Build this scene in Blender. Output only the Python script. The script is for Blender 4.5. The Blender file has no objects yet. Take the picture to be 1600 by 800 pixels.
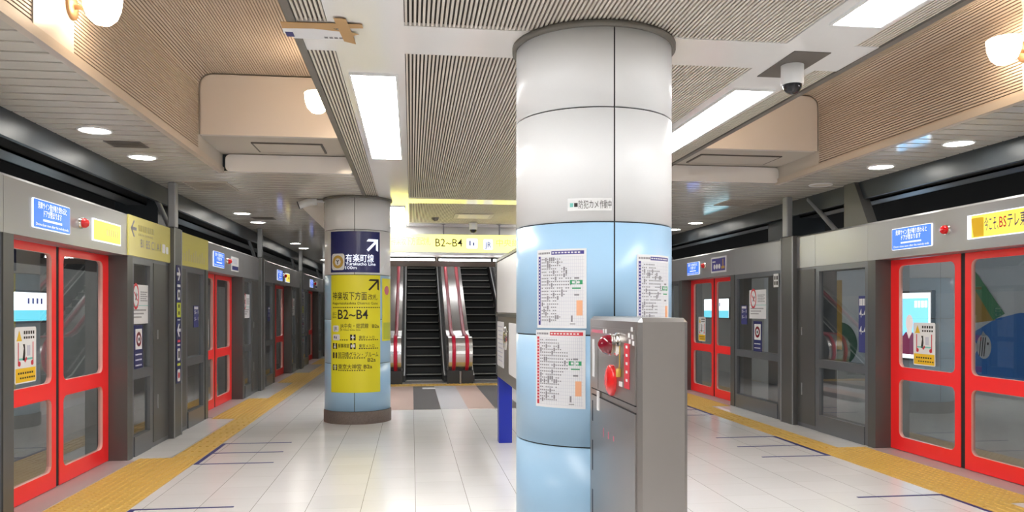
import bpy, math, random
from math import sin, cos, pi, radians, sqrt
random.seed(7)
SC = bpy.context.scene
COL = SC.collection
EYE = 1.475
ZC = 2.93                      # ceiling / soffit level

# ------------------------------------------------------------------ materials
def lin(c):
    return tuple(((v/255)/12.92 if v/255 <= .04045 else ((v/255+.055)/1.055)**2.4) for v in c)

def mat(name, rgb, rough=.5, metal=0., emit=None, es=0., noise=0., bump=0., nscale=8., spec=None, coat=0.):
    m = bpy.data.materials.new(name); m.use_nodes = True
    nt = m.node_tree; b = nt.nodes['Principled BSDF']
    c = lin(rgb) + (1,)
    b.inputs['Base Color'].default_value = c
    b.inputs['Roughness'].default_value = rough
    b.inputs['Metallic'].default_value = metal
    if coat: b.inputs['Coat Weight'].default_value = coat; b.inputs['Coat Roughness'].default_value = .08
    if spec is not None: b.inputs['Specular IOR Level'].default_value = spec
    if emit:
        b.inputs['Emission Color'].default_value = lin(emit) + (1,)
        b.inputs['Emission Strength'].default_value = es
    if noise or bump:
        tc = nt.nodes.new('ShaderNodeTexCoord'); n = nt.nodes.new('ShaderNodeTexNoise')
        n.inputs['Scale'].default_value = nscale; n.inputs['Detail'].default_value = 4
        nt.links.new(tc.outputs['Object'], n.inputs['Vector'])
        if noise:
            mx = nt.nodes.new('ShaderNodeMix'); mx.data_type = 'RGBA'
            mx.inputs[6].default_value = tuple(max(0, v*(1-noise)) for v in c[:3]) + (1,)
            mx.inputs[7].default_value = tuple(min(1, v*(1+noise)) for v in c[:3]) + (1,)
            nt.links.new(n.outputs['Fac'], mx.inputs[0]); nt.links.new(mx.outputs[2], b.inputs['Base Color'])
        if bump:
            bp = nt.nodes.new('ShaderNodeBump'); bp.inputs['Strength'].default_value = bump; bp.inputs['Distance'].default_value = .01
            nt.links.new(n.outputs['Fac'], bp.inputs['Height']); nt.links.new(bp.outputs['Normal'], b.inputs['Normal'])
    return m

def glass_mat(name, tint, boost=.06):
    m = bpy.data.materials.new(name); m.use_nodes = True
    nt = m.node_tree; nt.nodes.clear()
    o = nt.nodes.new('ShaderNodeOutputMaterial'); mx = nt.nodes.new('ShaderNodeMixShader')
    t = nt.nodes.new('ShaderNodeBsdfTransparent'); g = nt.nodes.new('ShaderNodeBsdfGlossy')
    fr = nt.nodes.new('ShaderNodeFresnel'); ad = nt.nodes.new('ShaderNodeMath'); ad.operation = 'ADD'; ad.use_clamp = True
    fr.inputs['IOR'].default_value = 1.5; ad.inputs[1].default_value = boost
    t.inputs['Color'].default_value = lin(tint) + (1,); g.inputs['Roughness'].default_value = .01
    ge = nt.nodes.new('ShaderNodeNewGeometry'); sb = nt.nodes.new('ShaderNodeMath'); sb.operation = 'SUBTRACT'; sb.inputs[0].default_value = 1   # front faces reflect; the ray leaves through the back face
    ml = nt.nodes.new('ShaderNodeMath'); ml.operation = 'MULTIPLY'
    nt.links.new(fr.outputs[0], ad.inputs[0]); nt.links.new(ge.outputs['Backfacing'], sb.inputs[1]); nt.links.new(ad.outputs[0], ml.inputs[0]); nt.links.new(sb.outputs[0], ml.inputs[1]); nt.links.new(ml.outputs[0], mx.inputs[0])
    nt.links.new(t.outputs[0], mx.inputs[1]); nt.links.new(g.outputs[0], mx.inputs[2]); nt.links.new(mx.outputs[0], o.inputs[0])
    return m

def floor_mat():
    m = bpy.data.materials.new('floor_tiles'); m.use_nodes = True
    nt = m.node_tree; b = nt.nodes['Principled BSDF']; L = nt.links.new
    tc = nt.nodes.new('ShaderNodeTexCoord'); mp = nt.nodes.new('ShaderNodeMapping')
    mp.inputs['Rotation'].default_value = (0, 0, pi/2); mp.inputs['Location'].default_value = (.1, -.03, 0)
    br = nt.nodes.new('ShaderNodeTexBrick'); br.offset = .5
    br.inputs['Scale'].default_value = 1; br.inputs['Brick Width'].default_value = .4; br.inputs['Row Height'].default_value = .4
    br.inputs['Mortar Size'].default_value = .0022; br.inputs['Mortar Smooth'].default_value = .1
    br.inputs['Color1'].default_value = lin((229, 228, 227)) + (1,)
    br.inputs['Color2'].default_value = lin((223, 222, 221)) + (1,)
    br.inputs['Mortar'].default_value = lin((204, 201, 196)) + (1,)
    L(tc.outputs['Object'], mp.inputs[0]); L(mp.outputs[0], br.inputs['Vector'])
    n = nt.nodes.new('ShaderNodeTexNoise'); n.inputs['Scale'].default_value = 1.3; n.inputs['Detail'].default_value = 6
    L(tc.outputs['Object'], n.inputs['Vector'])
    mx = nt.nodes.new('ShaderNodeMix'); mx.data_type = 'RGBA'; mx.blend_type = 'MULTIPLY'; mx.inputs[0].default_value = .22
    L(br.outputs['Color'], mx.inputs[6]); L(n.outputs['Color'], mx.inputs[7])
    cr = nt.nodes.new('ShaderNodeValToRGB'); cr.color_ramp.elements[0].color = (.8, .79, .785, 1); cr.color_ramp.elements[1].color = (1, 1, 1, 1)
    cr.color_ramp.elements[0].position = .3; cr.color_ramp.elements[1].position = .65
    L(n.outputs['Fac'], cr.inputs[0]); L(cr.outputs[0], mx.inputs[7])
    L(mx.outputs[2], b.inputs['Base Color'])
    sx = nt.nodes.new('ShaderNodeSeparateXYZ'); L(tc.outputs['Object'], sx.inputs[0])
    def mth(op, a, v):
        q = nt.nodes.new('ShaderNodeMath'); q.operation = op; L(a, q.inputs[0]); q.inputs[1].default_value = v; return q.outputs[0]
    f = mth('FRACT', mth('MULTIPLY', mth('SUBTRACT', sx.outputs[0], .03-.002), 2.5), 0); k = mth('LESS_THAN', f, .010)
    jm = nt.nodes.new('ShaderNodeMix'); jm.data_type = 'RGBA'; L(k, jm.inputs[0]); L(mx.outputs[2], jm.inputs[6]); jm.inputs[7].default_value = lin((140, 136, 130)) + (1,)
    L(jm.outputs[2], b.inputs['Base Color'])
    b.inputs['Roughness'].default_value = .2
    return m

def emis(name, rgb, s):
    m = bpy.data.materials.new(name); m.use_nodes = True
    nt = m.node_tree; nt.nodes.clear()
    o = nt.nodes.new('ShaderNodeOutputMaterial'); e = nt.nodes.new('ShaderNodeEmission')
    e.inputs[0].default_value = lin(rgb) + (1,); e.inputs[1].default_value = s
    nt.links.new(e.outputs[0], o.inputs[0]); return m

M = dict(
    floor=floor_mat(),
    band=mat('white_gloss_metal', (238, 236, 234), .12, 0, spec=.5),
    slat=mat('fluted_slat', (222, 214, 203), .42),
    gap=mat('dark_recess', (34, 32, 30), .8),
    slatgap=mat('fluted_gap', (66, 61, 56), .8), cofgap=mat('coffer_gap_lightened', (124, 109, 96), .8),  # coffer copy of the gap, lightened in colour to brighten the coffer walls
    cofslat=mat('coffer_slat_shaded', (198, 184, 171), .42), soffit=mat('soffit_slat', (218, 213, 203), .1),  # coffer copy of the slat: dim warm lamplight put into its colour
    beige=mat('beige_panel', (216, 209, 202), .3),
    trim=mat('pale_trim', (196, 184, 170), .4),
    fascia=mat('dark_grey_gloss_board', (62, 68, 74), .4, .2),
    tunneldark=mat('painted_tunnel_dark', (30, 31, 32), .9),  # near-zero albedo: darkness of the unlit tunnel top put into the colour
    tunnel=mat('tunnel_concrete', (190, 190, 188), .85, noise=.2, nscale=2),
    wallpaint=mat('pale_wall_panel', (222, 220, 215), .35),
    colwhite=mat('column_white_enamel', (236, 237, 238), .35, spec=.3),
    colblue=mat('column_blue_enamel', (166, 204, 234), .3),
    seam=mat('dark_seam', (60, 62, 66), .7),
    stone=mat('brown_stone', (112, 100, 92), .6, noise=.4, nscale=60),
    ring=mat('grey_collar', (126, 122, 116), .5, .3),
    steel=mat('brushed_stainless', (168, 164, 161), .34, .9, noise=.06, nscale=3),
    balus=mat('bright_stainless', (226, 224, 222), .22, .85), chrome=mat('polished_chrome', (225, 222, 218), .1, 1.),
    header=mat('header_grey_metal', (168, 169, 172), .3, .5),
    psd=mat('dark_grey_metal', (96, 96, 95), .35, .35),
    psd2=mat('mid_grey_metal', (116, 119, 124), .3, .5),
    postm=mat('post_grey_metal', (158, 160, 164), .35, .4),
    red=mat('red_enamel', (255, 42, 44), .3),
    edgeglare=mat('window_edge_glare', (240, 176, 166), .3), rubber=mat('black_rubber', (28, 28, 30), .7),  # window reveals tinted pale: glare along the edges put into colour
    glass=glass_mat('clear_glass', (236, 240, 240), .20),
    yellowtile=mat('tactile_yellow', (206, 168, 82), .5, noise=.08, nscale=30),
    sill=mat('sill_plate', (182, 168, 168), .45, .2),
    navy=mat('navy_line', (38, 40, 108), .5),
    lampw=emis('luminaire_white', (255, 255, 255), 16.),
    downw=emis('downlight_white', (255, 250, 240), 36.),
    trackfill=emis('track_fill_tube', (255, 255, 255), 110.), shaftfill=emis('shaft_fill_tube', (255, 255, 255), 12.), tube=emis('tube_white', (255, 255, 255), 14.),  # track and shaft tubes serve added, unseen lamps
    warm=emis('bowl_glow', (255, 226, 190), 18.),
    brass=mat('bronze_ring', (150, 118, 86), .4, .4),
    offw=mat('unlit_diffuser', (214, 208, 196), .4),
    white=mat('white_plastic', (232, 232, 232), .35),
    paper=mat('white_paper', (228, 228, 230), .5),
    kraft=mat('kraft_tape', (188, 150, 102), .6),
    bluesign=mat('lit_blue_sign', (70, 120, 226), .25, 0, (70, 120, 226), .55),
    signw=mat('lit_white_lettering', (236, 242, 255), .3, 0, (230, 238, 255), .5),
    yelsign=mat('lit_yellow_sign', (246, 226, 90), .3, 0, (250, 226, 84), .5),
    yelboard=mat('yellow_board', (226, 216, 124), .2),
    yelpaper=mat('yellow_green_board', (238, 228, 50), .3),
    signyel=mat('backlit_yellow', (246, 236, 110), .3, 0, (255, 246, 120), 1.25),
    lime=mat('lime_label', (196, 204, 66), .4),
    ink=mat('black_ink', (40, 34, 30), .6),
    inkgrey=mat('grey_ink', (138, 136, 140), .6),
    faint=mat('faded_ink', (186, 176, 110), .6),
    gridc=mat('grid_ink', (200, 200, 212), .6),
    navyb=mat('navy_board', (46, 50, 106), .25),
    navyl=mat('navy_label', (52, 56, 120), .4),
    purple=mat('purple_print', (72, 66, 142), .5),
    redp=mat('red_print', (206, 52, 66), .5),
    green=mat('green_print', (60, 158, 106), .5),
    orange=mat('orange_print', (238, 176, 136), .5),
    gold=mat('gold_ring', (196, 158, 70), .4),
    amber=mat('amber_print', (236, 190, 30), .4),
    teal=mat('teal_print', (120, 200, 190), .5),
    ruby=mat('red_lens', (200, 8, 16), .08, 0, (200, 10, 14), .12, coat=.6),
    maroon=mat('dark_red_lens', (128, 6, 34), .08, 0, coat=.6),
    redbtn=mat('red_button', (232, 30, 32), .25, 0, coat=.4),
    stair=mat('escalator_tread', (34, 36, 36), .55, .1),
    treadedge=mat('tread_edge', (176, 176, 170), .45, .3),
    rail=mat('red_handrail', (206, 30, 62), .28),
    kick=mat('dark_kick_plate', (62, 62, 62), .5, .3),
    pink=mat('floor_pink', (196, 172, 162), .3), dark=mat('floor_dark', (98, 96, 96), .35), pale=mat('floor_pale', (190, 190, 194), .3),
    royal=mat('royal_blue_enamel', (18, 40, 160), .3),
    hatch=mat('hatch_panel', (196, 189, 179), .5),
    grille=mat('dark_grille', (104, 98, 92), .6),
    dome=mat('smoked_dome', (46, 46, 50), .05, .2),
    adwhite=emis('lit_ad_white', (240, 248, 255), 2.4),
    adcyan=emis('lit_ad_cyan', (110, 206, 226), 1.5),
    adblue=emis('lit_ad_sky', (120, 190, 240), 2.),
    admaroon=emis('lit_ad_maroon', (140, 50, 90), .8),
    adskin=emis('lit_ad_skin', (236, 214, 208), 1.1),
    adnavy=emis('lit_ad_navy', (60, 60, 140), .8),
    mblue=mat('mural_blue', (30, 120, 206), .6), mgreen=mat('mural_green', (70, 150, 100), .6),
    mdgreen=mat('mural_dark_green', (60, 104, 84), .6), mmust=mat('mural_mustard', (190, 150, 60), .6),
    mred=mat('mural_red', (200, 80, 70), .6), mgrey=mat('mural_wall', (212, 220, 228), .6), mgrey2=mat('mural_wall_light', (228, 232, 236), .6),
    magenta=mat('faded_magenta', (206, 110, 130), .5),
)

# ------------------------------------------------------------------ mesh builder
class MB:
    def __init__(s, f=None): s.v = []; s.f = []; s.m = []; s.sm = []; s.map = f
    def add(s, pts, faces, mi=0, smooth=False):
        o = len(s.v); s.v += [s.map(*p) if s.map else tuple(p) for p in pts]
        for f in faces: s.f.append([o+i for i in f]); s.m.append(mi); s.sm.append(smooth)
        return s
    def box(s, x0, x1, y0, y1, z0, z1, mi=0):
        p = [(x0,y0,z0),(x1,y0,z0),(x1,y1,z0),(x0,y1,z0),(x0,y0,z1),(x1,y0,z1),(x1,y1,z1),(x0,y1,z1)]
        return s.add(p, [(3,2,1,0),(4,5,6,7),(0,1,5,4),(1,2,6,5),(2,3,7,6),(3,0,4,7)], mi)
    def bbox(s, x0, x1, y0, y1, z0, z1, b=.01, mi=0):      # box with all vertical/horizontal edges chamfered
        def ring(z, d): return [(x0+d,y0,z),(x1-d,y0,z),(x1,y0+d,z),(x1,y1-d,z),(x1-d,y1,z),(x0+d,y1,z),(x0,y1-d,z),(x0,y0+d,z)]
        def ins(z): return [(x0+b,y0+b,z),(x1-b,y0+b,z),(x1-b,y0+b,z),(x1-b,y1-b,z),(x1-b,y1-b,z),(x0+b,y1-b,z),(x0+b,y1-b,z),(x0+b,y0+b,z)]
        R = [ins(z0), ring(z0+b, b), ring(z1-b, b), ins(z1)]
        pts = sum(R, []); fs = []
        for k in range(3):
            for i in range(8): j = (i+1) % 8; fs.append((k*8+i, k*8+j, k*8+8+j, k*8+8+i))
        fs.append((7,5,3,1)); fs.append((25,27,29,31))
        return s.add(pts, fs, mi)
    def prism(s, poly, axis, a, b, mi=0, smooth=False):     # poly of 2D points, extruded along an axis
        n = len(poly)
        def P(q, t): return {'x': (t, q[0], q[1]), 'y': (q[0], t, q[1]), 'z': (q[0], q[1], t)}[axis]
        pts = [P(q, a) for q in poly] + [P(q, b) for q in poly]
        s.add(pts, [tuple(range(n))[::-1], tuple(range(n, 2*n))], mi)
        o = [(i, (i+1) % n, n+(i+1) % n, n+i) for i in range(n)]
        return s.add(pts, o, mi, smooth)
    def lathe(s, c, ax, prof, seg=24, mi=0, smooth=True):   # prof: (r, h) along axis
        a = {'x': ((0,1,0),(0,0,1),(1,0,0)), 'y': ((0,0,1),(1,0,0),(0,1,0)), 'z': ((1,0,0),(0,1,0),(0,0,1))}[ax]
        pts = []
        for r, h in prof:
            for k in range(seg):
                t = 2*pi*k/seg
                pts.append(tuple(c[i]+a[0][i]*r*cos(t)+a[1][i]*r*sin(t)+a[2][i]*h for i in range(3)))
        fs = [(j*seg+k, j*seg+(k+1) % seg, (j+1)*seg+(k+1) % seg, (j+1)*seg+k) for j in range(len(prof)-1) for k in range(seg)]
        s.add(pts, fs, mi, smooth)
        s.add(pts[:seg], [tuple(range(seg))[::-1]], mi); s.add(pts[-seg:], [tuple(range(seg))], mi); return s
    def tube(s, path, rx, ry=None, seg=10, mi=0, side=(1,0,0)):   # swept ellipse: rx along 'side', ry across
        from mathutils import Vector as V
        ry = ry or rx; sd = V(side); pts = []; n = len(path); P = [V(p) for p in path]
        for i in range(n):
            t = (P[min(i+1, n-1)]-P[max(i-1, 0)]).normalized(); u = (sd - t*sd.dot(t)).normalized(); w = t.cross(u)
            for k in range(seg): q = P[i]+u*rx*cos(2*pi*k/seg)+w*ry*sin(2*pi*k/seg); pts.append(tuple(q))
        fs = [(j*seg+k, j*seg+(k+1) % seg, (j+1)*seg+(k+1) % seg, (j+1)*seg+k) for j in range(n-1) for k in range(seg)]
        s.add(pts, fs, mi, True)
        s.add(pts[:seg], [tuple(range(seg))[::-1]], mi); return s.add(pts[-seg:], [tuple(range(seg))], mi)
    def hole(s, y0, y1, z0, z1, a0, a1, b0, b1, r, n0, n1, mi=0, seg=5, wi=None):  # plate in yz with a rounded hole, x from n0 to n1
        inner = []
        for (cy, cz, t0) in ((a1-r, b1-r, 0), (a0+r, b1-r, 90), (a0+r, b0+r, 180), (a1-r, b0+r, 270)):
            for k in range(seg+1): t = radians(t0+90*k/seg); inner.append((cy+r*cos(t), cz+r*sin(t)))
        outer = [(y1,z1),(y0,z1),(y0,z0),(y1,z0)]
        N = len(inner); k1 = seg+1
        pts = [(n1,)+q for q in inner]+[(n1,)+q for q in outer]+[(n0,)+q for q in inner]+[(n0,)+q for q in outer]
        fs = []; B = N+4
        for c in range(4):
            for k in range(seg): a, b = c*k1+k, c*k1+k+1; fs += [(N+c, b, a), (B+N+c, B+a, B+b)]
            a = c*k1+seg; b = ((c+1) % 4)*k1; d = (c+1) % 4
            fs += [(N+c, N+d, b, a), (B+N+d, B+N+c, B+a, B+b), (N+d, N+c, B+N+c, B+N+d)]
        s.add(pts, fs, mi)
        return s.add(pts, [(i, (i+1) % N, B+(i+1) % N, B+i) for i in range(N)], mi if wi is None else wi)
    def rect(s, y0, y1, z0, z1, n0=0., n1=.002, mi=0, sub=1):   # sign-space rectangle: s right, t up, n out
        for k in range(sub):
            a = y0+(y1-y0)*k/sub; b = y0+(y1-y0)*(k+1)/sub
            p = [(n1,a,z0),(n1,b,z0),(n1,b,z1),(n1,a,z1),(n0,a,z0),(n0,b,z0),(n0,b,z1),(n0,a,z1)]
            f = [(0,1,2,3),(4,7,6,5),(0,4,5,1),(3,2,6,7)]
            if k == 0: f.append((0,3,7,4))
            if k == sub-1: f.append((1,5,6,2))
            s.add(p, f, mi)
        return s
    def strips(s, q, n0, n1, mi=0, step=.012):
        lo, hi = min(p[0] for p in q), max(p[0] for p in q); k = max(1, math.ceil((hi-lo)/step))
        def span(x):
            zs = []
            for (a, b), (c, d) in zip(q, q[1:]+q[:1]):
                if (a-x)*(c-x) <= 0 and a != c: zs.append(b+(d-b)*(x-a)/(c-a))
                elif a == c and abs(a-x) < 1e-9: zs += [b, d]
            return min(zs), max(zs)
        pts = []
        for i in range(k+1):
            x = lo+(hi-lo)*i/k; x = min(max(x, lo+1e-6), hi-1e-6); a, b = span(x)
            pts += [(n1,x,a),(n1,x,b),(n0,x,b),(n0,x,a)]
        fs = [(4*i+j, 4*i+4+j, 4*i+4+(j+1) % 4, 4*i+(j+1) % 4) for i in range(k) for j in range(4)]
        return s.add(pts, [f[::-1] for f in fs]+[(0,1,2,3),(4*k+3,4*k+2,4*k+1,4*k)], mi)
    def slab(s, q, n0, n1, mi=0): return s.strips(q, n0, n1, mi) if s.map else s.prism(q, 'x', n0, n1, mi)
    def rrect(s, y0, y1, z0, z1, r, n0=0., n1=.002, mi=0, seg=4):
        q = []
        for (cy, cz, t0) in ((y1-r, z1-r, 0), (y0+r, z1-r, 90), (y0+r, z0+r, 180), (y1-r, z0+r, 270)):
            for k in range(seg+1): t = radians(t0+90*k/seg); q.append((cy+r*cos(t), cz+r*sin(t)))
        return s.slab(q, n0, n1, mi)
    def disc(s, cy, cz, r, n0=0., n1=.002, mi=0, seg=20, r2=None):
        return s.slab([(cy+r*cos(2*pi*k/seg), cz+(r2 or r)*sin(2*pi*k/seg)) for k in range(seg)], n0, n1, mi)
    def poly(s, pts, n0=0., n1=.002, mi=0): return s.prism(pts, 'x', n0, n1, mi)
    def text(s, t, y, z, h, n=.004, mi=0, al='L', w=None, bold=0.):
        vs, fs = glyphs(t, bold)
        if not vs: return s
        x0 = min(v[0] for v in vs); x1 = max(v[0] for v in vs); k = h; kw = k
        if w: kw = w/(x1-x0)
        off = {'L': y-x0*kw, 'C': y-(x0+x1)/2*kw, 'R': y-x1*kw}[al]
        return s.add([(n, v[0]*kw+off, v[1]*k+z) for v in vs], fs, mi)
    def build(s, name, mats, parent=None):
        me = bpy.data.meshes.new(name); me.from_pydata(s.v, [], s.f)
        if not isinstance(mats, (list, tuple)): mats = [mats]
        for m in mats: me.materials.append(M[m] if isinstance(m, str) else m)
        me.polygons.foreach_set('material_index', s.m); me.polygons.foreach_set('use_smooth', s.sm)
        me.update()
        o = bpy.data.objects.new(name, me); COL.objects.link(o)
        if parent: o.parent = parent
        return o

_G = {}
def glyphs(t, bold=0.):
    if (t, bold) in _G: return _G[(t, bold)]
    cu = bpy.data.curves.new('lettering_source', 'FONT'); cu.body = t; cu.size = 1.35; cu.resolution_u = 2; cu.offset = bold
    o = bpy.data.objects.new('lettering_source', cu); COL.objects.link(o)
    dg = bpy.context.evaluated_depsgraph_get(); me = o.evaluated_get(dg).to_mesh()
    r = ([(v.co.x, v.co.y) for v in me.vertices], [tuple(p.vertices) for p in me.polygons])
    o.evaluated_get(dg).to_mesh_clear(); bpy.data.objects.remove(o); bpy.data.curves.remove(cu)
    _G[(t, bold)] = r; return r

def tag(o, label, cat, group=None, kind=None):
    o['label'] = label; o['category'] = cat
    if group: o['group'] = group
    if kind: o['kind'] = kind
    return o
def thing(name, label, cat, loc=(0,0,0), rz=0., group=None):
    o = bpy.data.objects.new(name, None); COL.objects.link(o); o.empty_display_size = .1
    o.location = loc; o.rotation_euler = (0, 0, rz)
    return tag(o, label, cat, group)
def struct(name, mb, m, label=None):
    o = mb.build(name, m); o['kind'] = 'structure'
    if label: o['label'] = label
    return o
def dup(root, loc, rz, label):
    def cp(o, par):
        c = o.copy(); COL.objects.link(c); c.parent = par
        for ch in [x for x in bpy.data.objects if x.parent == o]: cp(ch, c)
        return c
    r = cp(root, None); r.location = loc; r.rotation_euler = (0, 0, rz); r['label'] = label
    return r

ORD = ['first', 'second', 'third', 'fourth', 'fifth', 'sixth', 'seventh', 'eighth', 'ninth', 'tenth']
XL, XR = -2.73, 4.86            # front planes of the two platform screens
SIDES = {'L': (XL, 0., 1, 'left'), 'R': (XR, pi, -1, 'right')}
YE = 38.                        # far end of the platform
YB = -5.                        # behind the camera

# ------------------------------------------------------------------ floor
mb = MB(); mb.box(-3.1, 5.25, YB, YE, -.25, 0); struct('floor', mb, 'floor')
mb = MB(); mb.box(-7.2, -3.1, YB, YE, -1.3, -1.1); mb.box(5.25, 9.4, YB, YE, -1.3, -1.1); struct('floor', mb, 'tunnel')
mb = MB(); mb.box(-7.2, -7.0, YB, YE, -1.3, 2.3); mb.box(-7.2, -7.0, YB, YE, 2.3, 4.6, 1); struct('wall_left', mb, ['tunnel', 'tunneldark'])
mb = MB(); mb.box(9.2, 9.4, YB, YE, -1.3, 2.3); mb.box(9.2, 9.4, YB, YE, 2.3, 4.6, 1); struct('wall_right', mb, ['tunnel', 'tunneldark'])
mb = MB(); mb.box(-7.2, 9.4, YE, YE+.2, -1.3, 4.6); struct('wall_far', mb, 'wallpaint')
mb = MB(); mb.box(-7.2, 9.4, YB-.2, YB, -1.3, 4.6); struct('wall_back', mb, 'wallpaint')
mb = MB(); mb.box(-7.2, -2.97, YB, YE, 4.4, 4.6); mb.box(5.14, 9.4, YB, YE, 4.4, 4.6)
mb.box(-3.02, -2.97, YB, YE, 2.96, 4.4); mb.box(5.14, 5.19, YB, YE, 2.96, 4.4); struct('ceiling', mb, 'tunneldark')

# coloured floor strips before the escalators
cols = ['pink', 'dark', 'pale']
xs = [-.77, -.37, .03, .43, .83, 1.23, 1.63, 2.03, 2.43, 2.83]
seq = ['pale', 'pink', 'dark', 'pale', 'pink', 'dark', 'pale', 'pink', 'dark']
mb = MB()
for i, c in enumerate(seq): mb.box(xs[i], xs[i+1], 11.53, 15.02, 0, .003, cols.index(c))
o = tag(mb.build('floor_stripes', cols), 'pink, grey and pale stripes of floor tile before the escalators', 'floor tiles')

# ------------------------------------------------------------------ tactile paving
def dots(mb, x0, x1, y0, y1, p=.06, z=.004):
    nx = int((x1-x0)/p); ny = int((y1-y0)/p)
    for i in range(nx):
        for j in range(ny):
            cx = x0+(i+.5)*(x1-x0)/nx; cy = y0+(j+.5)*(y1-y0)/ny; r, q = .0175, .011
            pts = [(cx+r*cos(k*pi/3), cy+r*sin(k*pi/3), z) for k in range(6)]+[(cx+q*cos(k*pi/3), cy+q*sin(k*pi/3), z+.005) for k in range(6)]
            mb.add(pts, [(k, (k+1) % 6, 6+(k+1) % 6, 6+k) for k in range(6)]+[(6,7,8,9,10,11)])
def bars(mb, x0, x1, y0, y1, n=4, z=.004, L=.27):
    y = y0
    while y < y1-.05:
        e = min(y+L, y1-.01)
        for k in range(n):
            c = x0+(k+.5)*(x1-x0)/n
            mb.prism([(c-.017, z), (c+.017, z), (c+.011, z+.005), (c-.011, z+.005)], 'y', y+.015, e)
        y += .3
PITCH = {'L': 5.21, 'R': 5.96}; DOOR0 = {'L': 6.89, 'R': 6.6}; NB = {'L': 6, 'R': 4}
TX = {'L': (-2.06, -2.35, -2.66), 'R': (4.19, 4.50, 4.81)}     # inner edge, narrow outer edge, wide outer edge
for sd in 'LR':
    a, b, w = TX[sd]; X, rz, sg, nm = SIDES[sd]
    prev = YB
    for k in range(NB[sd]):
        cy = DOOR0[sd]+k*PITCH[sd]
        x0, x1 = min(a, w), max(a, w)
        mb = MB(); mb.box(x0, x1, cy-1.2, cy+1.2, 0, .004)
        if k < 4: dots(mb, x0, x1, cy-1.2, cy+1.2)
        tag(mb.build('tactile_pad', 'yellowtile'), f'wide dotted yellow pad before the {ORD[k]} door of the {nm} platform edge', 'tactile paving', 'dotted yellow tactile pads')
        x0, x1 = min(a, b), max(a, b)
        mb = MB(); mb.box(x0, x1, prev, cy-1.2, 0, .004)
        if k < 5: bars(mb, x0, x1, max(prev, 2.), cy-1.2)
        what = f'running towards the camera from the first {nm} door' if k == 0 else f'between the {ORD[k-1]} and {ORD[k]} doors of the {nm} platform edge'
        tag(mb.build('tactile_strip', 'yellowtile'), f'narrow ribbed yellow strip {what}', 'tactile paving', 'ribbed yellow tactile strips')
        prev = cy+1.2
mb = MB(); mb.box(-.75, 2.8, 15.05, 15.45, 0, .004); dots(mb, -.75, 2.8, 15.05, 15.45, .08)
tag(mb.build('tactile_strip', 'yellowtile'), 'yellow dotted strip across the foot of the escalators', 'tactile paving')

# queue markings
def queue(x_in, x_out, ys, long0, long1, label):
    mb = MB(); lo, hi = min(x_in, x_out), max(x_in, x_out); w = .02
    for y in ys: mb.box(lo, hi, y-.013, y+.013, 0, .0025)
    mb.box(x_out-w, x_out+w, long0, long1, 0, .003)
    tag(mb.build('queue_marking', 'navy'), label, 'floor marking', 'navy queue lines on the floor')
queue(-1.315, -2.03, (7.74, 8.31, 8.88), 7.73, 8.89, 'navy queue lines on the floor past the first left door')
queue(-1.315, -2.03, (6.04, 5.47, 4.9), 4.89, 6.05, 'navy queue lines on the floor before the first left door')
queue(3.465, 4.165, (7.40, 7.99, 8.58), 7.39, 8.59, 'navy queue lines on the floor past the first right door')
queue(3.465, 4.18, (5.72, 5.13, 4.55), 4.54, 5.73, 'navy queue lines on the floor before the first right door')
queue(3.465, 4.165, (11.5, 11.0, 10.45), 10.44, 11.51, 'navy queue lines on the floor before the second right door')

# ------------------------------------------------------------------ ceilings
BL, BR = (-.423, -.038), (2.04, 2.433); CL, CR = -.61, 2.61      # white bands, coffer inner edges
TB = [(-2.26, -1.82), (4.05, 4.49), (10.36, 10.8)]
mb = MB()
for b in (BL, BR): mb.box(b[0], b[1], YB, 13.85, ZC, ZC+.05)
for y0, y1 in TB:
    for x0, x1 in ((CL, BL[0]), (BL[1], BR[0]), (BR[1], CR)): mb.box(x0, x1, y0, y1, ZC, ZC+.05)
for x0, x1 in ((CL, BL[0]), (BL[1], BR[0]), (BR[1], CR)): mb.box(x0, x1, 13.35, 13.85, ZC, ZC+.05)
struct('ceiling', mb, 'band')
P = .0224
def flutes(x0, x1, y0, y1):
    mb = MB(); n = round((x1-x0)/P); p = (x1-x0)/n
    for i in range(n):
        a = x0+i*p+p*.2; b = a+p*.54
        mb.add([(a,y0,ZC+.004),(b,y0,ZC+.004),(b,y1,ZC+.004),(a,y1,ZC+.004),(a,y0,ZC+.02),(b,y0,ZC+.02),(b,y1,ZC+.02),(a,y1,ZC+.02)],
               [(3,2,1,0),(0,1,5,4),(1,2,6,5),(2,3,7,6),(3,0,4,7)])
    mb.add([(x0,y0,ZC+.0195),(x1,y0,ZC+.0195),(x1,y1,ZC+.0195),(x0,y1,ZC+.0195)], [(3,2,1,0)], 1)
    return struct('ceiling', mb, ['slat', 'slatgap'])
ye = [YB, -2.26, -1.82, 4.05, 4.49, 10.36, 10.8, 13.35]
for k in range(0, 8, 2):
    for x0, x1 in ((CL+.03, BL[0]), (BL[1], BR[0]), (BR[1], CR-.03)): flutes(x0, x1, ye[k], ye[k+1])
# edge lips of the centre ceiling along the coffers
for n, (x0, x1) in enumerate(((CL-.012, CL+.03), (CR-.03, CR+.012))):
    mb = MB(); mb.box(x0, x1, YB, 13.85, ZC-.006, ZC+.06); struct(f'trim_{n+1}', mb, 'ring')

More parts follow.
